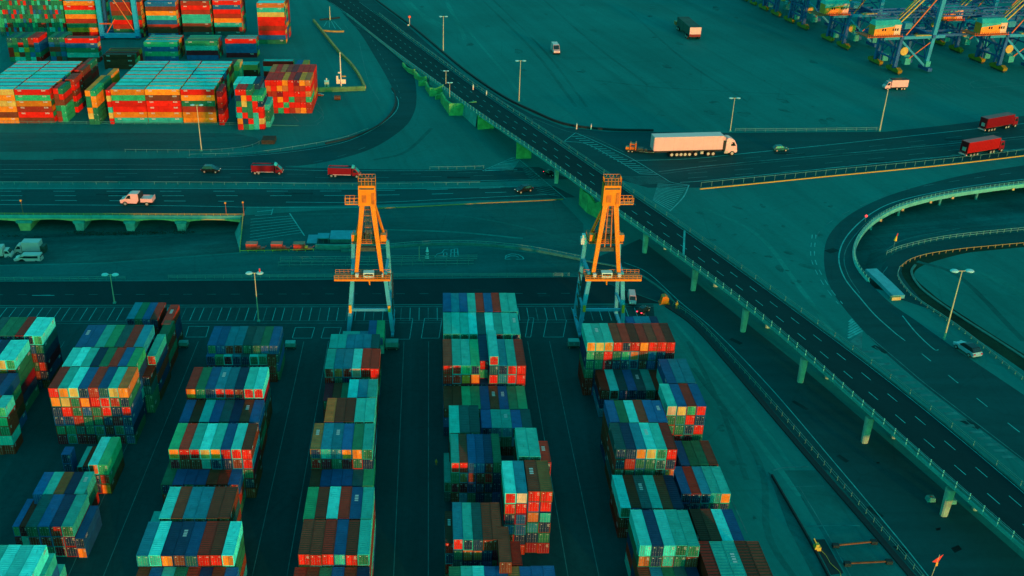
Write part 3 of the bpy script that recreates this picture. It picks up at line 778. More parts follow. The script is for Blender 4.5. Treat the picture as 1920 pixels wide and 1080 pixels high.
# hatching at the left junction
def hatch(a0, a1, b0, b1, n, w_=.4, worn=False):
    for i in range(n):
        t = i / (n - 1)
        stripe([(a0[0] + (a1[0] - a0[0]) * t, a0[1] + (a1[1] - a0[1]) * t), (b0[0] + (b1[0] - b0[0]) * t, b0[1] + (b1[1] - b0[1]) * t)], w_, .034, worn=worn, sm=False)
hatch((957, 297), (910, 319.5), (974, 301), (962, 318.5), 9, .7)
stripe([(905, 320), (962, 295), (974, 299)], .4, .034, sm=False); stripe([(905, 320.5), (970, 318.5)], .4, .034, sm=False)
hatch((972, 305), (1010, 362), (1000, 318), (1050, 368), 14, .5, True)
stripe([(970, 296), (1010, 330), (1060, 372)], .35, .034)
# chevrons right of the overpass
for q in ([(1079, 249), (1110, 262), (1180, 295), (1240, 331), (1260, 342), (1292, 347)], [(1058, 265), (1079, 249)], [(1058, 265), (1100, 270), (1150, 296), (1200, 326)]): stripe(q, .4, .034)
hatch((1072, 256), (1200, 326), (1090, 255), (1232, 327), 19, .6)
hatch((1160, 331), (1190, 346), (1235, 331), (1258, 343), 9, .35, True)
hatch((1233, 345), (1224, 375), (1290, 348), (1256, 394), 15, .45)
stripe([(1292, 347), (1281, 370), (1256, 396)], .5, .034)
stripe([(1180, 301), (1290, 298), (1383, 289), (1560, 271), (1780, 247), (1990, 224)], .5, .03)
stripe([(1235, 322), (1330, 311), (1500, 295), (1700, 277), (1990, 249)], .8, .03, worn=True)
stripe([(1240, 326), (1330, 315), (1500, 299), (1700, 281), (1990, 253)], .3, .03, worn=True)
stripe([(1275, 342), (1330, 338), (1560, 315), (1780, 293), (1990, 272)], .5, .03)
for dy in (9, 17): stripe([(1310, 298 + dy - 3), (1560, 273 + dy), (1780, 249 + dy), (1990, 226 + dy)], .35, .03, dash=(9, 13), worn=True)
for dy in (9, 18): stripe([(1290, 320 + dy - 4), (1560, 296 + dy), (1780, 273 + dy), (1990, 252 + dy)], .35, .03, dash=(9, 13), worn=True)
stripe([(1000, 222), (1060, 245), (1110, 257), (1170, 285)], .3, .03, worn=True)
stripe([(752, 62), (830, 122), (905, 170), (1000, 225)], .3, .03, worn=True)
# loop on the right
stripe([(2000, 331), (1920, 336), (1800, 352), (1690, 375), (1634, 400), (1590, 440), (1573, 480), (1583, 520), (1614, 560), (1642, 592), (1680, 626)], .45, .03)
stripe([(1940, 334), (1830, 349), (1745, 364), (1690, 382), (1640, 405), (1600, 445), (1583, 480), (1590, 515), (1612, 550)], .3, .03, worn=True)
stripe([(2000, 317), (1920, 322), (1800, 338), (1690, 358), (1600, 392), (1545, 425), (1528, 450)], .35, .03, dash=(6, 8), worn=True)
stripe([(1530, 440), (1527, 475), (1533, 500), (1556, 540), (1580, 570)], .35, .03, dash=(4, 4)); stripe([(1523, 440), (1520, 475), (1526, 500), (1545, 535), (1572, 570)], .3, .03, dash=(4, 4))
stripe([(1680, 626), (1714, 652), (1770, 697), (1838, 752), (1910, 809), (2000, 878)], .35, .03, dash=(4.5, 8))
stripe([(1628, 629), (1694, 685), (1733, 718), (1800, 770), (1855, 812), (1930, 870), (2000, 925)], .3, .03, worn=True)
stripe([(1640, 650), (1690, 692), (1760, 748), (1850, 820), (1930, 884), (2000, 940)], .25, .03, worn=True)
stripe([(1692, 592), (1718, 624), (1750, 654), (1760, 656)], .4, .03)
hatch((1592, 604), (1590, 634), (1598, 598), (1617, 620), 7, .7)
sheet('road_marking', wpts([(1594, 640), (1617, 622), (1616, 658), (1606, 652)]), .03, LINEF)
for i in range(18):                                          # broad ladder beside the bridge
    t = i / 17; x = 1617 + 262 * t; y = 659 + 197 * t; ww = 22 + 4 * t
    stripe([(x, y + 1), (x + ww, y)], 1.3 - .2 * t, .034, worn=True, sm=False)
for q in ([(1660, 470), (1700, 448), (1800, 428)], [(1664, 500), (1655, 520), (1680, 552)]): stripe(q, .25, .04, worn=True)
# lorry park bays
hatch((470, 411), (468, 451), (545, 405), (566, 436), 8, .3)
stripe([(543, 400), (571, 442)], .45, .034, sm=False); stripe([(482, 397), (512, 394)], .5, .034, sm=False); stripe([(478, 404), (510, 402)], .4, .034, sm=False); stripe([(512, 391), (509, 402)], .4, .034, sm=False)
# symbols painted beside the path
def glyph(px, py, segs, s=1.0):
    for q in segs: stripe([(px + a * s, py + b * s) for a, b in q], .35, .034, sm=False)
glyph(815, 482, [[(0, 0), (5, -6), (14, -8), (18, -14), (26, -15)], [(0, 0), (24, -1)], [(30, 0), (44, -1), (43, -16), (31, -14), (30, 0)], [(31, -8), (43, -9)], [(37, 0), (37, -15)], [(16, -2), (17, -8), (23, -8), (23, -2)]])
glyph(947, 486, [[(0, 0), (2, -7), (12, -10), (24, -9), (33, -4), (35, 0)], [(0, 0), (10, 0)], [(20, 0), (35, 0)], [(2, -3), (9, -6), (20, -6), (26, -3)]])
# forecourt at the far left
hatch((607, 50), (640, 56), (613, 40), (625, 39), 4, .4); hatch((645, 45), (690, 60), (652, 54), (668, 46), 4, .3, True)
for q in ([(500, 150), (540, 205), (560, 228)], [(590, 228), (600, 221), (603, 205), (560, 150)], [(1700, 152), (1780, 160)], [(1835, 150), (1819, 156), (1826, 165)], [(1835, 150), (1910, 156)], [(1826, 165), (1925, 160)]): stripe(q, .4, .02, worn=True)
for i in range(6): stripe([(1728 + 12 * i, 154 + i), (1750 + 10 * i, 167)], .25, .02, worn=True, sm=False)
stripe([(0, 233), (300, 234), (560, 236), (598, 230), (606, 218), (592, 205)], .4, .02, worn=True)
# bay lines of the lower right pocket
stripe([(1450, 882), (1470, 877), (1516, 875)], .5, .03, worn=True); stripe([(1480, 913), (1545, 911)], .2, .03, worn=True); stripe([(1498, 912), (1545, 990), (1600, 1090)], .25, .03, worn=True)
stripe([(1514, 987), (1580, 985), (1612, 986)], .35, .03, worn=True); stripe([(1372, 938), (1401, 1000)], .35, .03, worn=True)
# rolled tyre tracks, paler and darker than the paving round them
TL_ = ground_mat('pale_track', (.004, .185, .165), tone=.3, streak=-1.36); TD_ = ground_mat('dark_track', (.002, .126, .118), tone=.3, streak=-1.36)
def track(px, w_, mat, z=.012):
    P = smooth(wpts(px)); m_ = MB()
    for i, (a, b) in enumerate(zip(P, P[1:])):
        d = (b - a); d.z = 0; d.normalize(); n0 = Vector((-d.y, d.x, 0)) * (w_ / 2); m_.poly([(a.x - n0.x, a.y - n0.y, z), (b.x - n0.x, b.y - n0.y, z), (b.x + n0.x, b.y + n0.y, z), (a.x + n0.x, a.y + n0.y, z)])
    tag(m_.build('tyre_track', mat), kind='structure')
for k, (q, w_, mt) in enumerate((([(755, -5), (785, 25), (830, 50)], 7, TL_), ([(838, 5), (862, 50), (872, 75)], 3, TL_), ([(905, 0), (1000, 95), (1080, 200)], 2.0, TD_), ([(925, 0), (1020, 95), (1100, 200)], 1.6, TD_), ([(1020, 0), (1110, 80), (1215, 160)], 1.8, TD_), ([(1180, 20), (1280, 110), (1400, 190)], 1.6, TD_), ([(880, 60), (940, 130), (985, 190)], 1.8, TL_), ([(1110, 150), (1250, 165), (1500, 178)], 1.5, TD_), ([(1240, 600), (1310, 690), (1400, 800), (1500, 930)], 1.6, TL_), ([(1262, 600), (1340, 690), (1430, 800), (1500, 900)], 1.2, TL_), ([(1290, 640), (1350, 760), (1400, 900)], 1.4, TD_), ([(1300, 690), (1420, 860), (1440, 1000), (1500, 1100)], 1.6, TD_), ([(1320, 390), (1420, 440), (1500, 540), (1580, 650)], 1.8, TL_), ([(820, 400), (900, 410), (1000, 430), (1080, 455)], 1.4, TD_), ([(700, 430), (850, 435), (980, 447)], 1.2, TL_), ([(700, 300), (760, 285), (810, 240)], 2.0, TD_), ([(1720, 490), (1800, 520), (1920, 640)], 2, TD_), ([(1800, 500), (1900, 540), (1990, 620)], 4, TL_))): track(q, w_, mt, .0115 + .0004 * k)
# oil stains and tar repairs of irregular outline
STAIN = ground_mat('oil_stain', (.002, .128, .119), tone=.35, big=.2, streak=.3); TAR = ground_mat('tar_repair', (.001, .034, .036), tone=.3, big=.2, streak=.3)
rs_ = random.Random(11); ms_, mt_ = MB(), MB()
def blob(mb, c, r_, z, asp=1.0, n=11, rot=0.0):
    pts = []
    for i in range(n):
        a = 2 * math.pi * i / n; q = r_ * rs_.uniform(.6, 1.15); x, y = q * math.cos(a) * asp, q * math.sin(a)
        pts.append((c.x + x * math.cos(rot) - y * math.sin(rot), c.y + x * math.sin(rot) + y * math.cos(rot), z))
    mb.poly(pts)
for i in range(60):
    px, py = rs_.uniform(700, 1560), rs_.uniform(4, 235)
    if py > 60 + (px - 700) * .5 - 60 and px < 1180 or (px > 1380 and py < (px - 1380) * .36 + 8): continue
    blob(ms_, at(px, py), rs_.uniform(.8, 3.2), .0072 + .0001 * i, rs_.uniform(1, 2.6), rot=rs_.uniform(-1.8, -1.0))
for i in range(40):
    px, py = rs_.uniform(1300, 1560), rs_.uniform(380, 560)
    if py < (px - 1300) * .75 + 440: blob(ms_, at(px, py), rs_.uniform(.5, 1.8), .0172 + .0001 * i, rs_.uniform(1, 2.2), rot=rs_.uniform(0, 3))
for i in range(26):
    px, py = rs_.uniform(1290, 1440), rs_.uniform(640, 1060)
    if px > 1265 + (py - 600) * .30 and px < 1270 + (py - 600) * .60: blob(ms_, at(px, py), rs_.uniform(.4, 1.5), .0232 + .0001 * i, rs_.uniform(1, 2.5), rot=rs_.uniform(1, 2))
for (px, py, w_, h_) in ((900, 545, 7, 2.2), (300, 560, 10, 2.0), (620, 540, 5, 2.5), (1020, 553, 4, 2.4), (1580, 860, 3.2, 1.4), (1500, 760, 5, 1.3), (1380, 640, 4, 1.6), (1640, 960, 4.2, 1.5), (1690, 1030, 3, 2.0), (220, 365, 18, 1.6), (560, 363, 12, 1.8), (860, 333, 10, 2.0), (1480, 288, 14, 2.0), (1650, 303, 12, 1.6), (1800, 262, 15, 2), (1560, 470, 3, 5), (1650, 655, 5, 2), (1820, 795, 5, 2.4)):
    c = at(px, py); a = rs_.uniform(-.05, .05) if px < 1200 or py < 310 else -1.0 + rs_.uniform(-.1, .1)
    u, v = Vector((math.cos(a), math.sin(a), 0)) * (w_ / 2), Vector((-math.sin(a), math.cos(a), 0)) * (h_ / 2); z = Vector((0, 0, .0262)); mt_.poly([c - u - v + z, c + u - v + z, c + u + v + z, c - u + v + z])
tag(ms_.build('oil_stain', STAIN), kind='structure'); tag(mt_.build('tar_repair', TAR), kind='structure')
tag(MK.build('road_marking', LINE), kind='structure'); tag(MKF.build('road_marking', LINEF), kind='structure')

# ------------------------------------------------------------------ the overpass
LP = [(600, -8, 0.05), (660, 33, .08), (700, 66, .1), (735, 93, .6), (770, 119, 1.8), (809, 147, 3.4), (845, 172, 5.4), (870, 193, 6.7), (912, 222, 8.4), (962, 254, 9.8), (1007, 285, 10), (1084, 340, 10), (1159, 396, 10), (1206, 430, 10), (1249, 459, 10), (1293, 488, 10), (1341, 522, 10), (1420, 582, 10), (1492, 644, 10), (1572, 714, 10), (1630, 769, 10), (1692, 824, 10), (1782, 900, 10), (1847, 957, 10), (1920, 1021, 10), (2020, 1108, 10)]
RP = [(660, -8, 0.05), (716, 33, .1), (752, 62, .4), (790, 90, 1.2), (826, 116, 2.2), (873, 151, 4.2), (912, 178, 6), (951, 204, 7.9), (990, 230, 9.2), (1031, 257, 10), (1073, 286, 10), (1137, 331, 10), (1209, 379, 10), (1254, 410, 10), (1300, 442, 10), (1341, 471, 10), (1420, 529, 10), (1461, 560, 10), (1519, 602, 10), (1594, 655, 10), (1650, 697, 10), (1711, 744, 10), (1769, 791, 10), (1836, 848, 10), (1920, 921, 10), (2020, 1008, 10)]
def even(P, n):
    L_ = sum((b - a).length for a, b in zip(P, P[1:])); return (resample(P, L_ / (n + .001)) + [P[-1]])[:n + 1]
def fair(P, k=30):
    for _ in range(k): P = [P[0]] + [(a + b * 2 + c) / 4 for a, b, c in zip(P, P[1:], P[2:])] + [P[-1]]
    return P
ND = 110
DL = fair(even(smooth(wpts(LP)), ND)); DR = fair(even(smooth(wpts(RP)), ND))
ov = empty('overpass', DL[60]); O = ov.location.copy()
tag(ov, 'long raised road bridge on concrete columns crossing the port from corner to corner', 'bridge')
def cross(i, s, up=0.0):            # s metres left of the left edge (negative = inside)
    l, r = DL[i], DR[i]; d = (l - r); d.z = 0; d.normalize(); return l + d * s + Vector((0, 0, up)) - O
def crossr(i, s, up=0.0):
    l, r = DL[i], DR[i]; d = (r - l); d.z = 0; d.normalize(); return r + d * s + Vector((0, 0, up)) - O
m = MB(); i0 = 8
for i in range(ND):
    m.poly([cross(i, 0), cross(i + 1, 0), crossr(i + 1, 0), crossr(i, 0)])
m.build('road_deck', ASPHD, ov)
def strip_between(mb, fns, a=0, b=ND, mi=0, close=True):
    for i in range(a, b):
        for f0, f1 in zip(fns, fns[1:] + ([fns[0]] if close else [])):
            mb.poly([f0(i), f0(i + 1), f1(i + 1), f1(i)], mi)
m = MB()                           # girder: edge beam and soffit slab
strip_between(m, [lambda i: cross(i, .55, -.05), lambda i: cross(i, .9, -.05), lambda i: cross(i, .9, -1.0), lambda i: cross(i, -.6, -1.2), lambda i: cross(i, -1.6, -2.2 if DL[i].z > 4 else -1.2), lambda i: crossr(i, -1.6, -2.2 if DL[i].z > 4 else -1.2), lambda i: crossr(i, .4, -1.0), lambda i: crossr(i, .9, -.05), lambda i: crossr(i, .4, -.05)], 24, ND, close=False)
m.build('girder', CONC, ov)
for side, fn in (('near', cross), ('far', crossr)):
    m = MB(); strip_between(m, [lambda i: fn(i, .02, -.1), lambda i: fn(i, .02, .45), lambda i: fn(i, .32, .45), lambda i: fn(i, .36, -.1)], 10, ND); m.build('parapet', KERB, ov)
    m = MB()
    for h0 in (.95, 1.45):
        strip_between(m, [lambda i: fn(i, .95, h0), lambda i: fn(i, .95, h0 + .12), lambda i: fn(i, 1.07, h0 + .12), lambda i: fn(i, 1.07, h0)], 12, ND)
    m.build('rail', RAILM, ov)
    m = MB(); strip_between(m, [lambda i: fn(i, .34, -.02), lambda i: fn(i, 1.1, -.02), lambda i: fn(i, 1.1, -.3), lambda i: fn(i, .34, -.3)], 12, ND); m.build('walkway', CONC, ov)
    m = MB(); strip_between(m, [lambda i: fn(i, 1.14, .75), lambda i: fn(i, 1.14, 1.0), lambda i: fn(i, 1.20, 1.0), lambda i: fn(i, 1.20, .75)], 12, ND); m.build('guard_rail', RAILM, ov)
pm = MB().box(-.10, .10, -.10, .10, -.6, 1.75).mesh('post', plain('bridge_post', (.10, .50, .42), .5))
EN = resample([cross(i, 1.05) for i in range(ND + 1)][::-1], 4.4)
for p in EN[:98]: q = link_obj('post', pm, ov); q.location = p
m = MB()
for p in EN[98:130] + resample([crossr(i, 1.05) for i in range(12, ND + 1)], 8.0): m.box(p.x - .08, p.x + .08, p.y - .08, p.y + .08, p.z - .3, p.z + 1.5)
tag(m.build('far_posts', RAILM, ov), kind='stuff')
for (px, py) in ((1205, 474), (1296, 545), (1389, 622), (1496, 717), (1616, 830), (1764, 967), (1040, 344)):
    b = at(px, py, 0)
    i = min(range(ND), key=lambda k: (DL[k].xy - b.xy).length)
    t = (DL[i + 1] - DL[i - 1]); t.z = 0; t.normalize(); nr = Vector((t.y, -t.x, 0))
    if nr.dot((DR[i] - DL[i])) < 0: nr = -nr
    m = MB()
    for k in range(2):
        c = b + nr * (.7 + 9.0 * k) - O if k == 0 else b + nr * 9.7 - O
        a, q = c + Vector((0, 0, -.2)), c + Vector((0, 0, 7.95))
        mm = MB()
        # octagonal tapering column
        ring0 = [Vector((x, y, 0)) for x, y in ((-.95, -.55), (-.55, -.85), (.55, -.85), (.95, -.55), (.95, .55), (.55, .85), (-.55, .85), (-.95, .55))]
        base = len(mm.v); mm.v += [tuple(a + v * .8) for v in ring0] + [tuple(q + v * 1.05) for v in ring0]
        for j in range(8):
            jj = (j + 1) % 8; mm.f.append((base + j, base + jj, base + 8 + jj, base + 8 + j)); mm.m.append(0)
        mm.f.append(tuple(base + 8 + j for j in range(8))); mm.m.append(0)
        mm.build('column', CONCW, ov)
# lane lines and a joint on the deck
mk = MB()
def deck_line(fr, w_, a, b, dash=None):
    P = [(DL[i].lerp(DR[i], fr)) - O + Vector((0, 0, .03)) for i in range(a, b + 1)]
    if dash: P2 = resample(P, .5); k = int(sum(dash) / .5); segs = [P2[i:i + int(dash[0] / .5) + 1] for i in range(0, len(P2), k)]
    else: segs = [P]
    for S in segs:
        for u, v in zip(S, S[1:]):
            d = v - u; d.z = 0
            if d.length < 1e-4: continue
            d.normalize(); nr = Vector((-d.y, d.x, 0)) * w_ / 2; mk.poly([u - nr, v - nr, v + nr, u + nr])
for fr, w_, ds in ((.035, .22, None), (.965, .22, None), (.35, .24, (4, 7)), (.66, .24, (4, 7))): deck_line(fr, w_, 4, ND, ds)
i = min(range(ND), key=lambda k: (proj(DR[k])[0] - 1281) ** 2)
j = min(range(ND), key=lambda k: (proj(DL[k])[0] - 1286) ** 2)
u, v = DR[i] - O + Vector((0, 0, .034)), DL[j] - O + Vector((0, 0, .034)); d = (v - u).normalized(); nr = Vector((-d.y, d.x, 0)) * .35
mk.poly([u - nr, v - nr, v + nr, u + nr]); mk.build('lane_marking', LINE, ov)
# abutment panels along the climbing left edge and the two broad piers
def panel(pts_px_z, th, name='abutment_panel'):
    """a wall panel standing on the ground: photo corners of the face with heights"""
    P = [at(*p) for p in pts_px_z]; n = (P[1] - P[0]).cross(P[2] - P[0]).normalized(); m = MB()
    if n.dot(CAM - P[0]) < 0: n = -n
    k = len(P); b = len(m.v); m.v += [tuple(p - O) for p in P] + [tuple(p - n * th - O) for p in P]
    m.f.append(tuple(range(k))); m.m.append(0); m.f.append(tuple(range(2 * k - 1, k - 1, -1))); m.m.append(0)
    for i in range(k): m.f.append((i, (i + 1) % k, k + (i + 1) % k, k + i)); m.m.append(0)
    return m.build(name, ABUT, ov)
ABUT = paint('abutment_concrete', (.10, .36, .10), rough=.85, var=.35, dirt=.9, scale=.35, rnd=.1)
def z_at(py, x, y):
    lo, hi = -10, 150
    for _ in range(50):
        m_ = (lo + hi) / 2
        if proj(Vector((x, y, m_)))[1] > py: lo = m_
        else: hi = m_
    return lo
# ------------------------------------------------------------------ abutments and broad piers of the overpass
def wavy(xa, ya, xb, yb, ha, hb, sag, n=9):
    """a panel between two ground photo points with a dipping top edge"""
    A, B = at(xa, ya), at(xb, yb); P = [A, B]; out_ = []
    for i in range(n + 1):
        t = 1 - i / n; p = A.lerp(B, t); out_.append(p + Vector((0, 0, ha + (hb - ha) * t - sag * math.sin(math.pi * t) ** 2)))
    pts = [A, B] + out_; m_ = MB(); nrm = Vector((B.y - A.y, A.x - B.x, 0)).normalized() * 1.1
    if nrm.dot(CAM - A) > 0: nrm = -nrm
    k = len(pts); m_.v = [tuple(p - O) for p in pts] + [tuple(p + nrm - O) for p in pts]
    m_.f = [tuple(range(k)), tuple(range(2 * k - 1, k - 1, -1))] + [(i, (i + 1) % k, k + (i + 1) % k, k + i) for i in range(k)]; m_.m = [0] * len(m_.f)
    return m_.build('abutment_panel', ABUT, ov)
wavy(754, 124, 765, 136, 2.2, 2.4, .8); wavy(765, 136, 776, 141, 2.4, 3.6, .4)
wavy(776, 146, 797, 158, 3.8, 4.4, 1.6); wavy(786, 162, 800, 160, 2.6, 3.4, .3)
wavy(797, 166, 806, 180, 4.0, 4.6, 1.2); wavy(806, 181, 832, 179, 4.6, 6.0, .9); wavy(818, 187, 832, 184, 2.4, 3.0, .2)
wavy(826, 192, 842, 216, 5.4, 6.4, 1.0); wavy(842, 217, 893, 216, 6.4, 7.2, .5); wavy(896, 243, 926, 241, 7.4, 7.6, 0)
wavy(968, 298, 996, 297, 8.2, 8.2, 0)
wavy(1085, 383, 1100, 399, 8.2, 8.0, .8); wavy(1100, 399, 1124, 412, 8.0, 7.9, 2.2)
# earth banks beside the climbing part
idx = [k for k in range(ND + 1) if 694 < proj(DL[k])[0] < 900]
for fn, s0, s1 in ((cross, .2, 1.0), (crossr, .9, 2.0)):
    m = MB()
    for a, b in zip(idx, idx[1:]):
        p, q = fn(a, s1), fn(b, s1); m.poly([fn(a, s0, -.1), fn(b, s0, -.1), Vector((q.x, q.y, -O.z)), Vector((p.x, p.y, -O.z))])
    m.build('side_bank', CONC, ov)

# ------------------------------------------------------------------ low arched bridge of the left highway
lb = empty('arched_bridge', at(200, 403.5)); OB = lb.location.copy()
tag(lb, 'low concrete road bridge with shallow arches and thick piers over the dirt ground', 'bridge')
e0, e1 = at(-150, 403), at(455, 405)
ARCH = paint('arch_concrete', (.70, .50, .16), rough=.8, var=.25, dirt=.6, scale=.3, rnd=.1)
m = MB(); m.poly([e0 - OB + Vector((0, 0, .02)), e1 - OB + Vector((0, 0, .02)), bk[0] - OB + Vector((0, -.5, .02)), bk[2] - OB + Vector((0, -.5, .02))]); m.build('road_deck', ASPH, lb)
piers = [-120, 45, 148, 243, 339, 455]
m = MB()
def on_edge(px):
    t = (px - -150) / 605.; return e0.lerp(e1, t)
for a, b in zip(piers, piers[1:]):
    A, B = on_edge(a), on_edge(b); n_ = 10
    for i in range(n_):
        t0, t1 = i / n_, (i + 1) / n_
        def dz(t): return -2.9 + 1.3 * math.sin(math.pi * t) ** .8 if 0 < t < 1 else -2.9
        p, q = A.lerp(B, t0) - OB, A.lerp(B, t1) - OB; u = Vector((0, -.4, 0)); bkv = Vector((0, 12, 0))
        m.poly([p + u + Vector((0, 0, dz(t0))), q + u + Vector((0, 0, dz(t1))), q + u + Vector((0, 0, -.9)), p + u + Vector((0, 0, -.9))])
        m.poly([p + u + Vector((0, 0, dz(t0))), p + bkv + Vector((0, 0, dz(t0))), q + bkv + Vector((0, 0, dz(t1))), q + u + Vector((0, 0, dz(t1)))])
m.build('arch_girder', ARCH, lb)
m = MB(); u = e0 - OB; v = e1 - OB
m.hexa([u + Vector((0, -1.0, -.95)), v + Vector((0, -1.0, -.95)), v + Vector((0, .2, -.95)), u + Vector((0, .2, -.95)), u + Vector((0, -1.0, .5)), v + Vector((0, -1.0, .5)), v + Vector((0, -.7, .5)), u + Vector((0, -.7, .5))]); m.build('parapet', CONC, lb)
m = MB()
for h_ in (.9, 1.3): m.beam(u + Vector((0, -.85, h_)), v + Vector((0, -.85, h_)), .1)
m.build('rail', YRAIL, lb)
q_ = MB().box(-.06, .06, -.06, .06, .5, 1.35).mesh('post', YRAIL)
for i in range(46): r_ = link_obj('post', q_, lb); r_.location = u.lerp(v, i / 45) + Vector((0, -.85, 0))
for px in piers[:-1]:
    c = on_edge(px) - OB; w_ = 2.6 if px == 45 else 1.9
    m = MB(); b0 = -6.5
    m.hexa([c + Vector((-w_ * .75, -1.2, b0)), c + Vector((w_ * .75, -1.2, b0)), c + Vector((w_ * .75, 9, b0)), c + Vector((-w_ * .75, 9, b0)), c + Vector((-w_, -1.3, -2.85)), c + Vector((w_, -1.3, -2.85)), c + Vector((w_, 9, -2.85)), c + Vector((-w_, 9, -2.85))]); m.build('pier', CONCW if px > 100 else ARCH, lb)
    m = MB(); m.box(c.x - w_ * 1.2, c.x + w_ * 1.2, c.y - 1.5, c.y + 1, c.z - 2.84, c.z - 1.9); m.build('pier_cap', CONC, lb)
for px, h_ in ((45, 6.0), (458, 5.5), (425, 5)):
    g_ = empty('marker_pole', at(px, 403 if px < 450 else 404) + Vector((0, -.5, .2)))
    tag(g_, {45: 'rust red pole on the arched bridge parapet above the broad pier', 458: 'slim pole with an orange top at the arched bridge end', 425: 'short yellow pole near the arched bridge end'}[px], 'pole')
    MB().tube((0, 0, 0), (0, 0, h_), .12, .08).build('shaft', plain('rust_pole', (.45, .12, .04), .6), g_); MB().box(-.3, .3, -.3, .3, h_ - .1, h_ + .5).build('cap', plain('orange_cap', (.85, .3, .02), .5), g_)

# ------------------------------------------------------------------ raised inner edge of the loop road
rp = empty('loop_viaduct', rin[len(rin) // 2]); OR = rp.location.copy()
tag(rp, 'curved viaduct edge of the loop road with railing and slim columns over the hollow', 'bridge')
rinf = fair(even(rin, 70), 6); rout = inset(rinf, 7.4)
m = MB()
for i in range(70): m.poly([rinf[i] - OR + Vector((0, 0, .018)), rinf[i + 1] - OR + Vector((0, 0, .018)), rout[i + 1] - OR + Vector((0, 0, .018)), rout[i] - OR + Vector((0, 0, .018))])
m.build('road_deck', ASPH, rp)
m = MB(); sweep(m, [p - OR for p in rinf], rect(-.6, .55, -1.35, .25)); m.build('edge_beam', paint('loop_edge_concrete', (.10, .42, .34), rough=.7, var=.2, dirt=.5, scale=.3, rnd=0), rp)
m = MB()
for h_ in (.8, 1.4): sweep(m, [p - OR for p in rinf], rect(.1, .22, h_, h_ + .12))
m.build('rail', RAILM, rp)
pm2 = MB().box(-.07, .07, -.07, .07, .2, 1.6).mesh('post', plain('bridge_post', (.1, .42, .36), .5))
for i in range(0, 71): q = link_obj('post', pm2, rp); q.location = rinf[i] - OR
for px, py in ((1690, 386), (1836, 356), (1640, 412), (1770, 367)):
    i = min(range(71), key=lambda k: (proj(rinf[k])[0] - px) ** 2); c = rinf[i].lerp(rout[i], .15) - OR
    MB().tube(c + Vector((0, 0, -4.9)), c + Vector((0, 0, -1.2)), .55, .6, 10).build('column', CONC, rp)
for px, py in ((1690, 388), (1747, 377), (1785, 371), (1895, 352), (1651, 408)):
    i = min(range(71), key=lambda k: (proj(rinf[k])[0] - px) ** 2); c = rinf[i] - OR
    MB().box(c.x - .45, c.x + .45, c.y - 1.1, c.y - .5, -1.9, -1.0).build('drain_box', plain('drain_box', (.6, .42, .15), .6), rp)

# ------------------------------------------------------------------ fences, kerbs and walls
FG = 'railings along the port roads'
fence('fence', 'long low railing on the far side of the near road, below the striped bays', [(316, 523), (600, 521), (1068, 519)], h_=1.5, step=3.2, rails=(.55, 1.0, 1.45), r=.07)
fence('fence', 'short railing at the left end of the near road, below the parked vans', [(-60, 526.5), (120, 525.5), (236, 524)], h_=1.2, step=3.2, r=.07)
fence('fence', 'rear railing of the double fence strip between path and near road', [(526, 492), (895, 488)], h_=2.2, step=4, rails=(.7, 1.4, 2.1), r=.07)
fence('fence', 'front railing of the double fence strip between path and near road', [(522, 500), (700, 499), (888, 497)], h_=2.0, step=4, rails=(.7, 1.9), r=.07)
fence('fence', 'railing on the curved kerb that sweeps from the sheds towards the overpass', [(640, 470), (700, 466), (790, 458), (880, 457), (960, 463), (1020, 472), (1090, 486)], h_=1.4, step=3.4, r=.08)
kerb([(640, 472), (700, 468), (790, 460), (880, 459), (960, 465), (1020, 474), (1090, 488)], h_=.9, w_=1.0)
fence('fence', 'yellow edge rail with posts down the slope of the lorry park side', [(456, 405), (453, 440), (450, 472)], h_=1.3, step=2.5, mat=YRAIL, r=.1)
fence('fence', 'low yellow rail on the lorry park edge in front of red boxes', [(450, 473), (520, 472), (590, 470)], h_=.8, step=3, mat=YRAIL, r=.1, rails=(.7,))
fence('fence', 'pale railing on the wall edge below the long shed', [(592, 468), (640, 469), (700, 466)], h_=2.0, step=3, r=.1, rails=(.5, 1.2, 1.9))
fence('fence', 'median rail with short posts between the carriageways of the left highway', [(-60, 346), (360, 346), (600, 349), (690, 349), (900, 346)], h_=1.3, step=5, rails=(1.2,), r=.07)
kerb([(690, 391.5), (780, 388), (900, 381.5), (1000, 377), (1056, 374)], h_=.3, w_=.5, mat=plain('dim_yellow_kerb', (.30, .20, .04), .7))
kerb([(1312, 355), (1400, 346.5), (1560, 330.5), (1780, 309), (1990, 284)], h_=.4, w_=.5, mat=plain('yellow_kerb', (.60, .30, .03), .7))
fence('fence', 'line of thin posts and wire above the yellow kerb of the right highway', [(1314, 352), (1400, 343.5), (1560, 327.5), (1780, 306), (1990, 281)], h_=2.6, step=5, rails=(2.4,), r=.06)
fence('fence', 'wire fence on the apron edge above the right highway', [(1378, 247), (1500, 247), (1652, 245)], h_=1.8, step=5, rails=(.9, 1.7), r=.05)
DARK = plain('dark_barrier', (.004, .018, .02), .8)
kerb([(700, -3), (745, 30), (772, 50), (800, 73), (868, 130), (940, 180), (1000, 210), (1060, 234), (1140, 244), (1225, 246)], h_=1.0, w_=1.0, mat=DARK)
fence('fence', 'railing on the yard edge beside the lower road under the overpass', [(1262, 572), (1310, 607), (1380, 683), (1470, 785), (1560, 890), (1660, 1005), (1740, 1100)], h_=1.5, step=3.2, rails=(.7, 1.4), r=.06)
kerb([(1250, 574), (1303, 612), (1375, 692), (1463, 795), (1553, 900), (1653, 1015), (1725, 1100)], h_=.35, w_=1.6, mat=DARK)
kerb([(1095, 489), (1180, 507), (1240, 543), (1262, 566)], h_=.4, w_=.8)
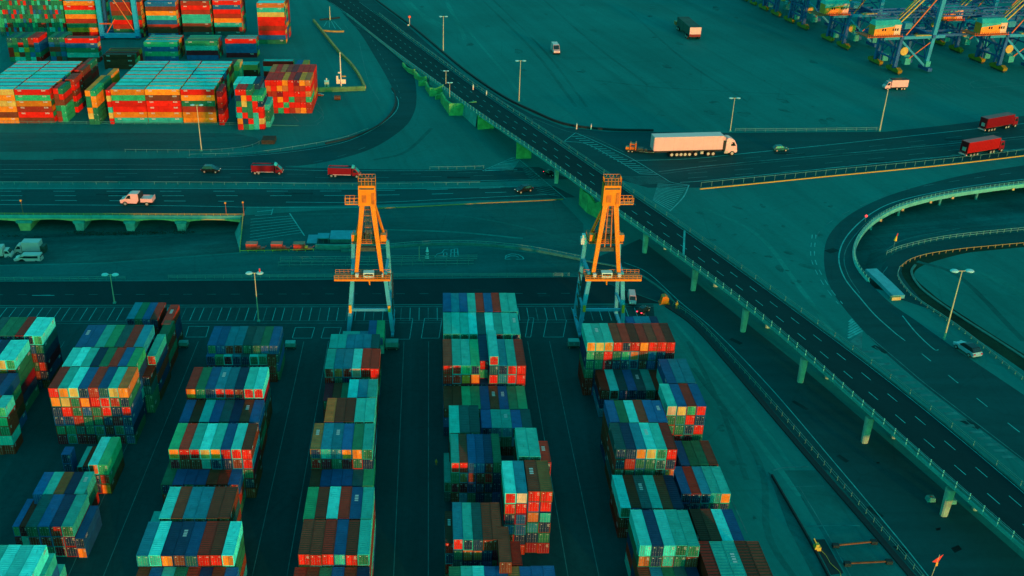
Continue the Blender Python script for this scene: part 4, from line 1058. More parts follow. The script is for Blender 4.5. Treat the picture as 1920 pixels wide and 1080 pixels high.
fence('fence', 'green railing along the rear edge of the hollow inside the loop', [(1662, 478), (1690, 467), (1760, 451), (1850, 440), (1990, 427)], h_=1.7, step=3, rails=(.8, 1.6), r=.08)
fence('fence', 'orange guard rail on short posts curving along the inner road', [(1686, 505), (1705, 491), (1740, 480), (1800, 471), (1850, 466), (1990, 453)], h_=1.2, step=3, rails=(1.05,), r=.09, mat=plain('dim_rail', (.32, .20, .05), .6))
fence('fence', 'pale guard rail continuing down the inner road past the tall lamp', [(1686, 505), (1683, 520), (1698, 544), (1722, 566), (1800, 619), (1919, 714), (2010, 790)], h_=1.1, step=3, rails=(.6, 1.05), r=.1)
kerb([(1716, 497), (1709, 510), (1718, 530), (1740, 552), (1800, 594), (1880, 645), (2010, 730)], h_=.3, w_=.8)
kerb([(735, 166), (741, 178), (741, 196), (731, 216), (706, 238), (660, 258), (610, 270)], h_=.6, w_=.8, mat=DARK)
kerb([(-150, 230), (200, 231), (420, 233), (560, 236)], h_=.3, w_=.8)
fence('fence', 'railing on the terminal edge below the cyan roofed blocks', [(-60, 232), (200, 233), (420, 235), (500, 236)], h_=1.6, step=6, rails=(1.4,), r=.06)
fence('fence', 'posts and rail along the verge below the terminal', [(235, 285), (370, 286), (430, 283), (470, 277), (490, 268)], h_=1.5, step=5, rails=(1.3,), r=.06)
fence('fence', 'rail with white posts on the inner side of the left loop road', [(355, 293), (470, 289), (560, 277), (640, 262), (690, 244)], h_=1.2, step=6, rails=(1.0,), r=.06)
fence('fence', 'short row of posts beside the hatched junction of the left highway', [(806, 318), (860, 317.5), (908, 316)], h_=1.5, step=4, rails=(1.3,), r=.06)
# walled pocket on the far side of the left loop road
OCH = paint('ochre_wall', (.42, .24, .06), rough=.85, var=.35, dirt=.7, scale=.3, rnd=.1)
def low_wall(label, px, h_, w_, mat):
    m_ = MB(); P = smooth(wpts(px)); sweep(m_, [p - P[0] for p in P], rect(-w_ / 2, w_ / 2, 0, h_)); o_ = m_.build('low_wall', mat); o_.location = P[0]; return tag(o_, label, 'wall')
low_wall('ochre low wall bending round the masted pocket by the loop road', [(588, 40), (600, 55), (612, 70), (637, 101), (658, 122), (674, 145), (684, 166)], 1.6, 1.2, OCH)
low_wall('straight green low wall closing the near side of the masted pocket', [(582, 172), (640, 171), (685, 169)], 2.4, 1.6, paint('mossy_wall', (.10, .22, .08), rough=.9, var=.4, dirt=.6, scale=.3, rnd=0))
low_wall('small ochre wall of the upper forecourt near the rear edge', [(602, 58), (625, 60), (645, 60)], 1.0, 1.4, OCH)
low_wall('short dark wall at the rear of the upper forecourt', [(600, 38), (620, 36), (637, 34)], 1.0, 1.0, DARK)
low_wall('long pale concrete retaining slab beside the inner road tunnel', [(1632, 510), (1660, 536), (1684, 560)], 1.3, 4.2, paint('pale_slab', (.06, .34, .38), rough=.6, var=.2, dirt=.6, scale=.4, rnd=0))
low_wall('small ochre end block of the pale retaining slab', [(1670, 562), (1687, 561)], 1.1, 1.2, paint('end_block', (.55, .40, .14), rough=.8, var=.2, dirt=.4, scale=.4, rnd=0))
# ------------------------------------------------------------------ lamp posts
HEAD = plain('lamp_head', (.34, .62, .60), .4); POLE = plain('lamp_pole', (.55, .48, .26), .5, .1); LGL = plain('lamp_glass', (.8, .8, .7), .2)
def lamp(base, top, label, arm=2.6, heads=2, dish=1.0, base_z=0.0, beacon=False, tilt=0.0, r=.22):
    b = at(*base, base_z); zt = z_at(top[1], b.x, b.y); L_ = zt - base_z
    e_ = empty('street_lamp', b, tilt); tag(e_, label, 'street lamp', 'tall lamp posts of the port')
    MB().tube((0, 0, 0), (0, 0, L_), r, r * .5, 10).build('pole', POLE, e_)
    MB().box(-.45, .45, -.45, .45, 0, .5).build('base', CONC, e_)
    if heads:
        MB().beam((-arm, 0, L_), (arm, 0, L_), .16).build('arm', POLE, e_)
        for sx in (-1, 1)[:heads]:
            m_ = MB(); n_ = 12; c = Vector((sx * arm, 0, L_))
            prof = [(.15, .45), (.9, .3), (1.15, 0), (1.0, -.2)]
            rings = []
            for rr, zz in prof:
                b0 = len(m_.v); rings.append(b0)
                for i in range(n_):
                    t = 2 * math.pi * i / n_; m_.v.append(tuple(c + Vector((rr * dish * 1.15 * math.cos(t), rr * dish * math.sin(t), zz * dish))))
            for a_, b_ in zip(rings, rings[1:]):
                for i in range(n_): m_.f.append((a_ + i, a_ + (i + 1) % n_, b_ + (i + 1) % n_, b_ + i)); m_.m.append(0)
            m_.f.append(tuple(rings[0] + i for i in range(n_))); m_.m.append(0)
            h = m_.build('lamp_head', HEAD, e_)
            MB().tube(c + Vector((0, 0, -.18 * dish)), c + Vector((0, 0, -.32 * dish)), .95 * dish, .7 * dish, 12).build('lens', LGL, h)
    if beacon: MB().tube((arm, 0, L_ + .4), (arm, 0, L_ + 1.6), .25, .25).build('beacon', plain('red_beacon', (.9, .05, .04), .4), e_)
    return e_
lamp((378, 283), (372, 197), 'tall twin headed lamp in front of the cyan roofed block', 2.0, dish=.8, r=.26)
lamp((215, 569), (207, 515), 'teal twin dish lamp beside the near road, above the leftmost block', 1.7, dish=.9)
lamp((485, 603), (476, 512), 'twin dish lamp with a red beacon beside the near road', 1.7, dish=.9, beacon=True)
lamp((973, 190), (972, 114), 'twin headed lamp on the apron beside the overpass, third pole from the rear', 1.9, dish=.8, r=.26)
lamp((831, 96), (828, 31), 'distant thin lamp on the apron near the top edge of the view', 1.8, dish=.8, r=.3)
lamp((1369, 246), (1374, 184), 'twin headed lamp standing behind the white articulated lorry', 1.8, dish=.8, r=.22)
lamp((1649, 246), (1662, 168), 'bare leaning lamp mast below the small white lorry', 0, heads=0, r=.36)
lamp((1770, 636), (1808, 508), 'tall leaning lamp with two round heads beside the silver car', 2.3, dish=1.0, r=.27)
lamp((836, 160), (836, 133), 'first of the two short lamps on the climbing retaining wall', .9, dish=.6, base_z=3.5)
lamp((843, 184), (842, 155), 'second of the two short lamps on the climbing retaining wall', .9, dish=.6, base_z=4.5)
lamp((619, 38), (617, 12), 'short bare lamp mast beyond the upper forecourt', 0, heads=0, r=.36)
lamp((786, 488), (785, 462), 'thin bare post behind the double fence strip', 0, heads=0, r=.12)
# sign mast with a white board in the pocket
e = empty('sign_mast', at(640, 168)); tag(e, 'tall pale mast carrying a white sign frame in the walled pocket', 'mast')
k_ = proj(e.location)[2]; zt = z_at(98, e.location.x, e.location.y)
WH = paint('white_board', (.85, .62, .45), rough=.6, var=.1, dirt=.2, scale=.4, rnd=.1, streak=False)
MB().tube((0, 0, 0), (0, 0, zt), .4, .25, 8).build('mast', WH, e)
m = MB(); m.box(-2.6, 2.6, .45, .7, 3.2, 5.6); m.box(-2.6, -1.5, .45, .7, 5.61, 7.6); m.build('sign_board', WH, e)
MB().box(.5, 2.8, .45, .8, 7.0, 7.7).build('bracket', OCH, e); MB().box(-1.5, 0, -.3, .3, 9.2, 9.9).build('lamp_box', WH, e)
e = empty('guard_hut', at(613, 163)); tag(e, 'tiny white hut standing behind the mossy wall', 'hut')
MB().box(-1.2, 1.2, -1, 1, 0, 3.0).build('wall', WH, e); MB().prism([(-1.3, 3.0), (1.3, 3.0), (.5, 3.9), (-.5, 3.9)], -1.3, 1.3).build('roof', HEAD, e); MB().box(-.35, .35, -.3, .3, 3.9, 5.0).build('vent', WH, e); MB().box(-.5, .5, -1.03, -1.0, 0, 2.0).build('door', plain('hut_door', (.3, .2, .1), .6), e)
e = empty('steel_drum', at(633, 187)); tag(e, 'rust brown drum lying on the ground below the mossy wall', 'drum')
MB().tube((-1.6, 0, 1.2), (1.6, 0, 1.2), 1.2, 1.2, 14).build('barrel', plain('rust_drum', (.25, .05, .02), .7), e)
for x in (-1.0, 0, 1.0): MB().tube((x - .08, 0, 1.2), (x + .08, 0, 1.2), 1.27, 1.27, 14).build('hoop', plain('rust_hoop', (.15, .04, .02), .7), e)
e = empty('road_sign', at(768, 48)); tag(e, 'red disc sign on a short post beside the dark barrier', 'road sign')
MB().tube((0, 0, 0), (0, 0, 5.6), .16).build('post', WH, e); MB().tube((0, -.15, 6.0), (0, .05, 6.0), .9, .9, 16).build('disc', plain('sign_red', (.85, .08, .03), .5), e); MB().box(-1.4, .8, -.6, .6, 0, .8).build('footing', WH, e)
e = empty('warning_flag', at(1747, 1080)); tag(e, 'red pennant on a thin pole at the lower edge of the view', 'flag')
zt = z_at(1040, e.location.x, e.location.y)
MB().tube((0, 0, 0), (.35, 0, zt), .07).build('pole', POLE, e)
m = MB(); m.prism([(-.85, zt - 2.0), (.42, zt - 2.3), (1.15, zt + .1), (.1, zt - .9)], -.05, .05, axis='y'); m.build('pennant', plain('flag_red', (.9, .05, .03), .5), e); MB().box(.1, .55, -.06, .06, zt - 3.2, zt - 2.2).build('streamer', plain('flag_orange', (.9, .35, .03), .5), e)
e = empty('warning_flag', at(1674, 471)); tag(e, 'yellow and red cone on a slim pole at the hollow railing', 'marker')
zt = z_at(437, e.location.x, e.location.y)
MB().tube((0, 0, 0), (0, 0, zt - 2.6), .09).build('pole', RAILM, e); MB().tube((0, 0, zt - 3.0), (.15, 0, zt - 1.2), .6, .25, 8).build('pennant', plain('flag_yellow', (.9, .45, .03), .5), e); MB().tube((.15, 0, zt - 1.2), (.4, 0, zt), .25, .1, 8).build('streamer', plain('flag_red', (.9, .05, .03), .5), e)
e = empty('traffic_light', at(1622, 416)); tag(e, 'red signal lamp on a short post at the loop viaduct railing', 'signal')
MB().tube((0, 0, 0), (0, 0, 2.2), .08).build('post', RAILM, e); MB().tube((0, -.1, 2.5), (0, .15, 2.5), .5, .5, 12).build('lens', plain('signal_red', (1, .04, .05), .4, emit=.6), e)
e = empty('marker_buoy', at(801, 484)); tag(e, 'white banded pillar marker beside the painted symbols', 'marker')
prof = [(.75, 0), (.75, 1.2), (.45, 1.3), (.6, 2.2), (.6, 2.6), (.15, 4.4)]
for (r0, z0), (r1, z1), mt in zip(prof, prof[1:], (HEAD, DARK, HEAD, DARK, HEAD)): MB().tube((0, 0, z0), (0, 0, z1), r0, r1, 10).build('band', mt, e)
for i, (px, py, lb_) in enumerate(((1081, 242, 'pale bollard beside the dark barrier, nearer the overpass'), (1108, 243, 'pale bollard beside the dark barrier, farther from the overpass'), (912, 180, 'white marker post on the overpass barrier between the lamps'), (887, 168, 'pale marker post on the far barrier of the climbing overpass'))):
    e = empty('bollard', at(px, py, 0 if i < 2 else 6)); tag(e, lb_, 'bollard'); MB().tube((0, 0, 0), (0, 0, 2.4), .35, .28, 8).build('post', WH, e); MB().tube((0, 0, 2.4), (0, 0, 3.1), .2, .12, 8).build('cap', HEAD, e)

# ------------------------------------------------------------------ sheds and boxes on the lorry park edge
REDP = paint('box_red', (.90, .06, .03), rough=.5, var=.2, dirt=.4, scale=.6, rnd=.2)
for i, (xa, xb, lab) in enumerate(((461.5, 482, 'dark red steel box on the lorry park edge, farthest from the shed'), (508.5, 529, 'bright red steel box on the lorry park edge, middle of three'), (550.5, 571, 'dark red steel box on the lorry park edge, nearest the shed'))):
    a = at(xa, 470.5); b = at(xb, 470.5); w_ = b.x - a.x; h_ = z_at(458.5, a.x, a.y)
    e = empty('steel_box', a.lerp(b, .5)); tag(e, lab, 'steel box', 'red boxes on the lorry park edge')
    MB().box(-w_ / 2, w_ / 2, 0, 2.6, .15, h_).build('body', REDP, e); MB().box(-w_ / 2 - .1, w_ / 2 + .1, -.08, 2.7, h_ + .003, h_ + .12).build('lid', plain('lid_red', (.7, .12, .05), .5), e)
    for x in (-w_ / 4, w_ / 4): MB().box(x - w_ * .21, x + w_ * .21, -.06, -.003, .4, h_ - .25).build('door', REDP, e)
    e = empty('hand_cart', at(xb + 7.5, 470)); tag(e, {0: 'low red cart beside the farthest red box', 1: 'low red cart beside the bright red box', 2: 'low red and yellow cart beside the nearest red box'}[i], 'cart')
    MB().box(-1.5, 1.3, 0, 1.4, .5, 1.0).build('tray', REDP, e); MB().box(-1.4, -.3, .1, 1.3, 1.003, 1.6).build('load', REDP if i < 2 else YRAIL, e)
    for x in (-1, .8): MB().tube((x, -.1, .35), (x, .1, .35), .35, n=10).build('wheel', DARK, e)
    MB().beam((1.3, .7, .9), (2.0, .7, 1.7), .12).build('handle', REDP, e)
SHR = paint('shed_roof', (.02, .26, .33), rough=.5, var=.2, dirt=.4, scale=.4, rnd=.1); SHW = paint('shed_wall', (.02, .16, .13), rough=.7, var=.3, dirt=.5, scale=.4, rnd=.1)
def shed(xa, xb, yfront, yroof_f, yroof_b, label, posts=False):
    a, b = at(xa, yfront), at(xb, yfront); w_ = b.x - a.x; h_ = z_at(yroof_f, a.x, a.y); d_ = y_at(yroof_b, a.x, h_) - a.y
    e_ = empty('shed', a.lerp(b, .5)); tag(e_, label, 'shed')
    if not posts: MB().box(-w_ / 2 + .2, w_ / 2 - .2, .2, d_ - .2, 0, h_ - .25).build('wall', SHW, e_)
    else:
        for x in (-w_ / 2 + .3, 0, w_ / 2 - .3): MB().box(x - .12, x + .12, .3, .55, 0, h_ - .25).build('post', SHW, e_)
        MB().box(-w_ / 2 + .2, w_ / 2 - .2, d_ - .5, d_ - .2, 0, h_ - .25).build('wall', SHW, e_)
    MB().hexa([(-w_ / 2, -.2, h_ - .25), (w_ / 2, -.2, h_ - .25), (w_ / 2, d_, h_), (-w_ / 2, d_, h_), (-w_ / 2, -.2, h_), (w_ / 2, -.2, h_), (w_ / 2, d_, h_ + .25), (-w_ / 2, d_, h_ + .25)]).build('roof', SHR, e_)
shed(575, 594, 457, 455.5, 441, 'small blue roofed shed at the left end of the shed row')
shed(595, 617, 456, 446, 438, 'open dark shelter between the two blue roofed sheds', True)
shed(618, 672, 456, 447.5, 433, 'long blue roofed shed behind the left crane leg')
low_wall('pale green concrete wall under the railing by the long shed', [(592, 467), (640, 468), (700, 465)], 2.0, .5, paint('shed_base', (.04, .28, .22), rough=.8, var=.3, dirt=.4, scale=.3, rnd=0))
# ------------------------------------------------------------------ the two orange yard cranes
ORANGE = paint('crane_orange', (.85, .205, .008), rough=.4, var=.16, dirt=.4, scale=.5, rnd=.05)
ORD_ = paint('crane_orange_steel', (.60, .13, .015), rough=.5, var=.3, dirt=.6, scale=.8, rnd=.05)
LEGM = paint('crane_leg_paint', (.05, .34, .46), rough=.45, var=.15, dirt=.45, scale=.4, rnd=.05)
MACH = paint('machinery_steel', (.05, .06, .045), rough=.6, var=.4, dirt=.5, scale=1.2, rnd=.1)
CABW = paint('cab_white', (.62, .70, .66), rough=.4, var=.1, dirt=.2, scale=.8, rnd=.05)
GLASS = plain('dark_glass', (.008, .02, .022), .08, 0, .6)
def yard_crane(px, py, sg, label):
    c = at(px, py); e_ = empty('yard_crane', c); tag(e_, label, 'crane', 'orange topped yard cranes')
    def Z(yp, dy): return z_at(yp, c.x, c.y + dy)
    S = sg
    zp = Z(518, -6); zh = Z(383, -3); zt = Z(345, -3)
    fz, bz = zp - .3, zp + 6.8
    for sx in (-1, 1):
        MB().beam((sx * 6.9, -6, 1.6), (sx * 5.0, -6, fz), 1.15, 1.2, w2=1.2, h2=1.2).build('leg', LEGM, e_)
        MB().beam((sx * 6.6, 6, 1.6), (sx * 5.3, 5.2, bz), 1.05, 1.1, w2=1.15, h2=1.1).build('leg', LEGM, e_)
        MB().beam((sx * 6.9, -8.5, 1.2), (sx * 6.7, 8.5, 1.2), .9, .9).build('sill_beam', LEGM, e_)
        MB().beam((sx * 6.2, -5.4, 9.3), (sx * 6.0, 5.3, 9.3), .6, .6).build('tie_beam', LEGM, e_)
        MB().beam((sx * 5.05, -5.3, zp + .4), (sx * 5.4, 4.6, zp + .4), .9, 1.0).build('top_beam', LEGM, e_)
        for y in (-7.2, 7.2):
            b_ = MB(); b_.box(sx * 6.85 - .55, sx * 6.85 + .55, y - 1.9, y + 1.9, .55, 1.05)
            bg_ = b_.build('bogie', MACH, e_)
            for dy in (-1.1, 1.1): MB().tube((sx * 6.85 - .3, y + dy, .5), (sx * 6.85 + .3, y + dy, .5), .5, n=12).build('wheel', MACH, bg_)
    MB().beam((-6.0, -6, 9.3), (6.0, -6, 9.3), .7, .8).build('cross_beam', LEGM, e_)
    MB().beam((-5.4, 5.2, bz), (5.4, 5.2, bz), 1.0, 1.0).build('cross_beam', LEGM, e_)
    MB().beam((-5.0, -6, fz), (5.0, -6, fz), 1.0, 1.1).build('cross_beam', LEGM, e_)
    # working platform with its rails
    xl, xr = (-10.4, 6.6) if S > 0 else (-6.6, 10.4)
    m_ = MB(); m_.box(xl, xr, -8.4, -4.2, zp, zp + .25); m_.build('platform', ORD_, e_)
    m_ = MB()
    for y in (-8.35, -4.25):
        for h_ in (.75, 1.4): m_.beam((xl, y, zp + h_), (xr, y, zp + h_), .09)
        n_ = 13
        for i in range(n_ + 1):
            x = xl + .08 + (xr - xl - .16) * i / n_; m_.beam((x, y, zp + .25), (x, y, zp + 1.45), .09)
    m_.box(xl, xr, -8.5, -8.42, zp - .45, zp + .1); m_.build('platform_rail', ORANGE, e_)
    h = MB().box(-1.6, 1.6, -7.7, -5.6, zp + .26, zp + 1.9).build('cab', CABW, e_)
    MB().box(-1.3, 1.3, -7.74, -7.71, zp + .9, zp + 1.6).build('window', GLASS, h)
    MB().box(2.2 * S, 2.2 * S + 1.8, -7.4, -5.6, zp + .26, zp + 1.5).build('winch', MACH, e_)
    for x in (-3.6, 3.9): MB().box(x - .5, x + .5, -7.2, -6.0, zp + .26, zp + 1.2).build('cabinet', CABW, e_)
    MB().tube((0, -7, zp - .1), (.2, -7, zp - 2.4), .35, .2, 8).build('hook_block', ORANGE, e_)
    # the tall leaning frame
    for x0, x1 in ((-3.9, -1.5), (4.0, 1.5)):
        MB().beam((x0, -5.0, zp + .2), (x1, -3.2, zh + .6), 1.1, 1.1, w2=1.45, h2=1.2).build('frame_beam', ORANGE, e_)
    for x0, x1 in ((-4.6, -1.2), (4.9, 1.9)):
        MB().beam((x0, 4.4, bz + .5), (x1, -1.6, zh), .55, .6).build('back_stay', ORANGE, e_)
    m_ = MB()                                                        # ladder between the beams
    if S < 0:
        ib = MB()
        for x in (-.55, .6): ib.beam((x * 1.6, -4.2, zp + 9), (x, -3.0, zh), .3)
        ib.build('inner_beam', ORD_, e_); mc = MB(); mc.box(-7.2, -5.5, 1.0, 3.0, bz + .6, bz + 2.6); mc.box(-6.9, -5.9, .8, 2.4, bz + 2.61, bz + 3.8); mc.build('generator', CABW, e_)
    for x in (-.75, .75): m_.beam((x, -3.9, zp + 11), (x * .9, -2.9, zh), .16)
    for i in range(22):
        t = i / 21; z = zp + 11 + (zh - zp - 11) * t; m_.beam((-.75, -3.9 + t, z), (.75, -3.9 + t, z), .12)
    m_.build('ladder', MACH, e_)
    m_ = MB()
    for i in range(6):
        z = zp + 13 + i * 1.9; m_.box(-1.1, 1.1, -3.2, -1.2, z, z + .16)
    m_.build('landing', ORD_, e_)
    # machinery deck between the rear legs
    zm = zp + 8.8
    m_ = MB(); m_.box(-5.2, 5.2, -1.5, 5.6, zm, zm + .3); m_.build('machinery_deck', ORD_, e_)
    m_ = MB()
    rr = random.Random(3)
    for i in range(14):
        x, y = rr.uniform(-4.2, 3.4), rr.uniform(-1, 4.2); m_.box(x, x + rr.uniform(.6, 1.8), y, y + rr.uniform(.6, 1.4), zm + .31 + i * .002, zm + rr.uniform(.8, 2.6))
    m_.build('hoist_machinery', MACH, e_)
    m_ = MB()
    for (xa, ya, xb, yb) in ((-5.2, -1.5, 5.2, -1.5), (-5.2, 5.6, 5.2, 5.6), (-5.2, -1.5, -5.2, 5.6), (5.2, -1.5, 5.2, 5.6)):
        for h_ in (.8, 1.4): m_.beam((xa, ya, zm + h_), (xb, yb, zm + h_), .09)
        n_ = 7
        for i in range(n_ + 1): x, y = xa + (xb - xa) * i / n_, ya + (yb - ya) * i / n_; m_.beam((x, y, zm + .2), (x, y, zm + 1.45), .09)
    m_.build('deck_rail', ORANGE, e_)
    for sx in (-1, 1): MB().box(sx * 4.4 - .8, sx * 4.4 + .8, -2.2, -.4, zm + 1.2, zm + 3.2).build('sheave_box', ORANGE, e_)
    m_ = MB(); m_.box(-2.9, 2.9, -3.9, -2.5, zp + 7.4, zp + 8.6); m_.build('frame_tie', MACH, e_)
    for x in (-1.6, -.5, .6, 1.7): MB().tube((x * .6, -2.6, zh), (x * 1.2, -2.2, zm + 1), .06, n=5).build('hoist_rope', MACH, e_)
    # head with railed roof
    m_ = MB(); m_.hexa([(-2.6, -4.4, zh), (2.6, -4.4, zh), (2.6, -1.0, zh), (-2.6, -1.0, zh), (-2.5, -4.5, zt), (2.5, -4.5, zt), (2.5, -1.0, zt), (-2.5, -1.0, zt)])
    hd = m_.build('head', ORANGE, e_)
    MB().box(-1.5, -.2, -4.62, -4.46, zh + 1.2, zh + 3.4).build('hatch', ORD_, hd); MB().box(1.3, 2.2, -4.62, -4.46, zh + .6, zt - 2.2).build('hatch', ORD_, hd)
    MB().box(-2.2, 2.2, -4.53, -4.5, zt - 1.2, zt - .7).build('louvre', MACH, hd)
    m_ = MB(); m_.box(-2.4, 2.4, -4.3, -1.1, zt + .003, zt + .9); m_.box(-1.2, .3, -4.0, -2.6, zt + .9, zt + 1.7); m_.box(.9, 2.0, -3.0, -1.4, zt + .9, zt + 1.5); m_.build('roof_machinery', MACH, e_)
    m_ = MB()
    for (xa, ya, xb, yb) in ((-2.5, -4.5, 2.5, -4.5), (-2.5, -1, 2.5, -1), (-2.5, -4.5, -2.5, -1), (2.5, -4.5, 2.5, -1)):
        for h_ in (1.4, 2.3): m_.beam((xa, ya, zt + h_), (xb, yb, zt + h_), .11)
        for i in range(6): x, y = xa + (xb - xa) * i / 5, ya + (yb - ya) * i / 5; m_.beam((x, y, zt), (x, y, zt + 2.35), .11)
    m_.build('roof_rail', ORANGE, e_)
    x0, x1 = (-6.6, -2.55) if S > 0 else (2.55, 6.6)
    m_ = MB(); m_.box(x0, x1, -4.2, -2.0, zh + .3, zh + .55)
    for y in (-4.15, -2.05):
        for h_ in (1.3, 2.4): m_.beam((x0, y, zh + h_), (x1, y, zh + h_), .12)
        for i in range(4): x = x0 + .07 + (x1 - x0 - .14) * i / 3; m_.beam((x, y, zh + .5), (x, y, zh + 2.45), .13)
    xe = x0 if S > 0 else x1
    for h_ in (1.3, 2.4): m_.beam((xe, -4.15, zh + h_), (xe, -2.05, zh + h_), .12)
    m_.build('side_balcony', ORANGE, e_)
    # access stair on one leg and the power cabinets at its foot
    m_ = MB(); sx = S
    for i in range(9):
        z = 2 + i * 2.0; y = -3 if i % 2 else 3; m_.beam((sx * 6.9, y, z), (sx * 6.8, -y, z + 2.0), .5, .08)
    m_.build('stair', MACH, e_)
    MB().box(-S * 6.0 - .4, -S * 6.0 + .4, -7.4, -6.7, 8.8, 11.4).build('fuel_tank', plain('tank_orange', (.9, .38, .02), .5), e_)
    MB().box(S * 6.0 - .4, S * 6.0 + .4, -7.4, -6.7, 9.2, 11.2).build('fuel_tank', plain('tank_orange', (.9, .38, .02), .5), e_)
    return e_
yard_crane(697, 612, 1, 'orange topped yard crane on teal legs with its balcony facing the lorry park')
yard_crane(1121, 612, -1, 'orange topped yard crane on teal legs standing beside the overpass')

# ------------------------------------------------------------------ blue quay cranes at the upper right
BLUE = paint('crane_blue', (.004, .085, .24), rough=.6, var=.2, dirt=.4, scale=.3, rnd=.12)
BLUEL = paint('crane_light_blue', (.006, .24, .38), rough=.55, var=.15, dirt=.3, scale=.3, rnd=.1)
WHITEP = plain('house_pale', (.80, .45, .30), .6)
HOUSE = paint('house_orange', (.90, .24, .02), rough=.5, var=.2, dirt=.5, scale=.25, rnd=.1)
HROOF = paint('house_roof', (.02, .33, .30), rough=.5, var=.2, dirt=.3, scale=.3, rnd=.1)
BOGY = paint('bogie_yellow', (.30, .17, .004), rough=.6, var=.25, dirt=.6, scale=.5, rnd=.1)
STAY = paint('stay_ochre', (.62, .34, .06), rough=.6, var=.2, dirt=.4, scale=.5, rnd=.1)
STAYR = paint('stay_red', (.75, .14, .03), rough=.6, var=.2, dirt=.4, scale=.5, rnd=.1)
WALK = paint('walkway_red', (.55, .08, .01), rough=.7, var=.3, dirt=.5, scale=.8, rnd=.1)
def quay_proto():
    """local x runs along the rails (towards the camera side), y across them; one leg pair on each rail"""
    e_ = empty('quay_crane')
    for x in (-9, 9):
        m_ = MB(); m_.prism([(-5.5, 1.0), (5.5, 1.0), (5.8, 2.4), (3.2, 3.4), (0, 2.2), (-3.2, 3.4), (-5.8, 2.4)], -1.1, 1.1, axis='y'); b_ = m_.build('bogie', BOGY, e_); b_.location = (x, 0, 0)
        m_ = MB()
        for i in range(6): m_.tube((x - 4.6 + i * 1.85, -.5, .8), (x - 4.6 + i * 1.85, .5, .8), .8, n=10)
        m_.build('wheels', MACH, e_)
        m_ = MB(); m_.prism([(-4.5, 1.0), (4.5, 1.0), (4.5, 2.6), (-4.5, 2.6)], -1.1, 1.1, axis='y'); b_ = m_.build('bogie', BLUE, e_); b_.location = (x, 17, 0)
        MB().beam((x, 0, 2.4), (x, .6, 18.5), 1.7, 1.7, w2=1.4, h2=1.4).build('leg', BLUE, e_)
        MB().beam((x * .55, 0, 3), (x * .6, .6, 18), .8).build('leg', BLUE, e_)
    MB().beam((-9, 17, 2.2), (-9, 17.5, 18.5), 1.6, 1.6).build('leg', BLUE, e_)
    MB().beam((9, 17, 2.2), (9.5, 19, 47), 1.5, 1.6, w2=2.0, h2=2.2).build('leg', BLUEL, e_)
    MB().beam((-9, 17.3, 18.5), (-9, 18.6, 45), 1.2).build('mast', BLUE, e_)
    for y in (0.4, 17.4): MB().beam((-10.5, y, 18.0), (10.5, y, 18.0), 1.5, 1.6).build('portal_beam', BLUE, e_)
    for x in (-9, 9): MB().beam((x, -9, 17.7), (x, 24, 17.7), 1.2, 1.5).build('main_girder', BLUEL if x > 0 else BLUE, e_)
    for z in (6.5, 12): MB().beam((-9, .2, z), (9, .2, z), .8).build('sill_beam', BLUE, e_); MB().beam((-9, 17.2, z), (9, 17.2, z), .7).build('sill_beam', BLUE, e_)
    MB().beam((9, .4, 16.5), (9, 16.6, 2.6), .95).build('diagonal_brace', BLUEL, e_); MB().beam((-9, .4, 16.5), (-9, 16.6, 2.6), .95).build('diagonal_brace', BLUE, e_)
    for s in (-1, 1): MB().beam((s * 9, .4, 3), (s * 1, .5, 12), .45).build('cross_brace', BLUE, e_); MB().beam((s * 9, 17.2, 3), (s * 1, 17.3, 17), .5).build('cross_brace', BLUE, e_); MB().beam((s * 9, 18, 26), (-s * 9, 18.4, 40), .5).build('cross_brace', BLUE, e_)
    MB().beam((9, 7, 7.0), (9.2, 17.4, 15.5), .4).build('diagonal_stay', STAYR, e_)
    h = MB().box(3.2, 8.6, -14.5, -.5, 19.0, 24.2).build('machine_house', HOUSE, e_)
    MB().hexa([(2.9, -14.8, 24.2), (8.9, -14.8, 24.2), (8.9, -.2, 24.2), (2.9, -.2, 24.2), (3.6, -14, 26.2), (7.0, -14, 26.2), (7.0, -1, 26.2), (3.6, -1, 26.2)]).build('roof', HROOF, h)
    m_ = MB()
    for y in (-10.5, -9.2, -5.0, -3.8, -2.6): m_.box(8.6, 8.66, y, y + .8, 21.2, 22.4)
    m_.build('window', GLASS, h)
    MB().box(8.605, 8.64, -3.9, -.6, 19.1, 24.1).build('end_panel', WHITEP, h)
    MB().hexa([(8.605, -14.5, 22.2), (8.66, -14.5, 22.2), (8.66, -4.2, 23.4), (8.605, -4.2, 23.4), (8.605, -14.5, 24.15), (8.66, -14.5, 24.15), (8.66, -4.2, 24.15), (8.605, -4.2, 24.15)]).build('upper_panel', HROOF, h)
    m_ = MB(); m_.box(-1, 11, -19, -14.6, 18.6, 18.9); m_.box(8.7, 11, -14.55, 0, 18.6, 18.9)
    for i in range(16): m_.box(10.8, 11.0, -18.8 + i * 1.2, -18.6 + i * 1.2, 18.9, 20.2)
    m_.build('walkway', WALK, e_)
    for x in (1, 3.2, 6.5): MB().beam((x, -1, 23.8), (x * .9 + 1, 18.6, 45), .55).build('boom_stay', STAY, e_)
    MB().beam((8.5, 3, 18.8), (9, 18.7, 41), .5).build('boom_stay', STAYR, e_); MB().beam((-6, 1, 18.8), (-5, 18.5, 40), .5).build('boom_stay', STAYR, e_)
    m_ = MB(); m_.box(7.9, 10.1, 7.5, 16, 18.47, 18.8); m_.build('girder_deck', STAY, e_)
    m_ = MB(); m_.box(7.6, 10.4, 16.2, 18.6, 2.7, 5.4); m_.build('power_cabinet', HROOF, e_)
    m_ = MB()                                                       # upper lattice between the masts
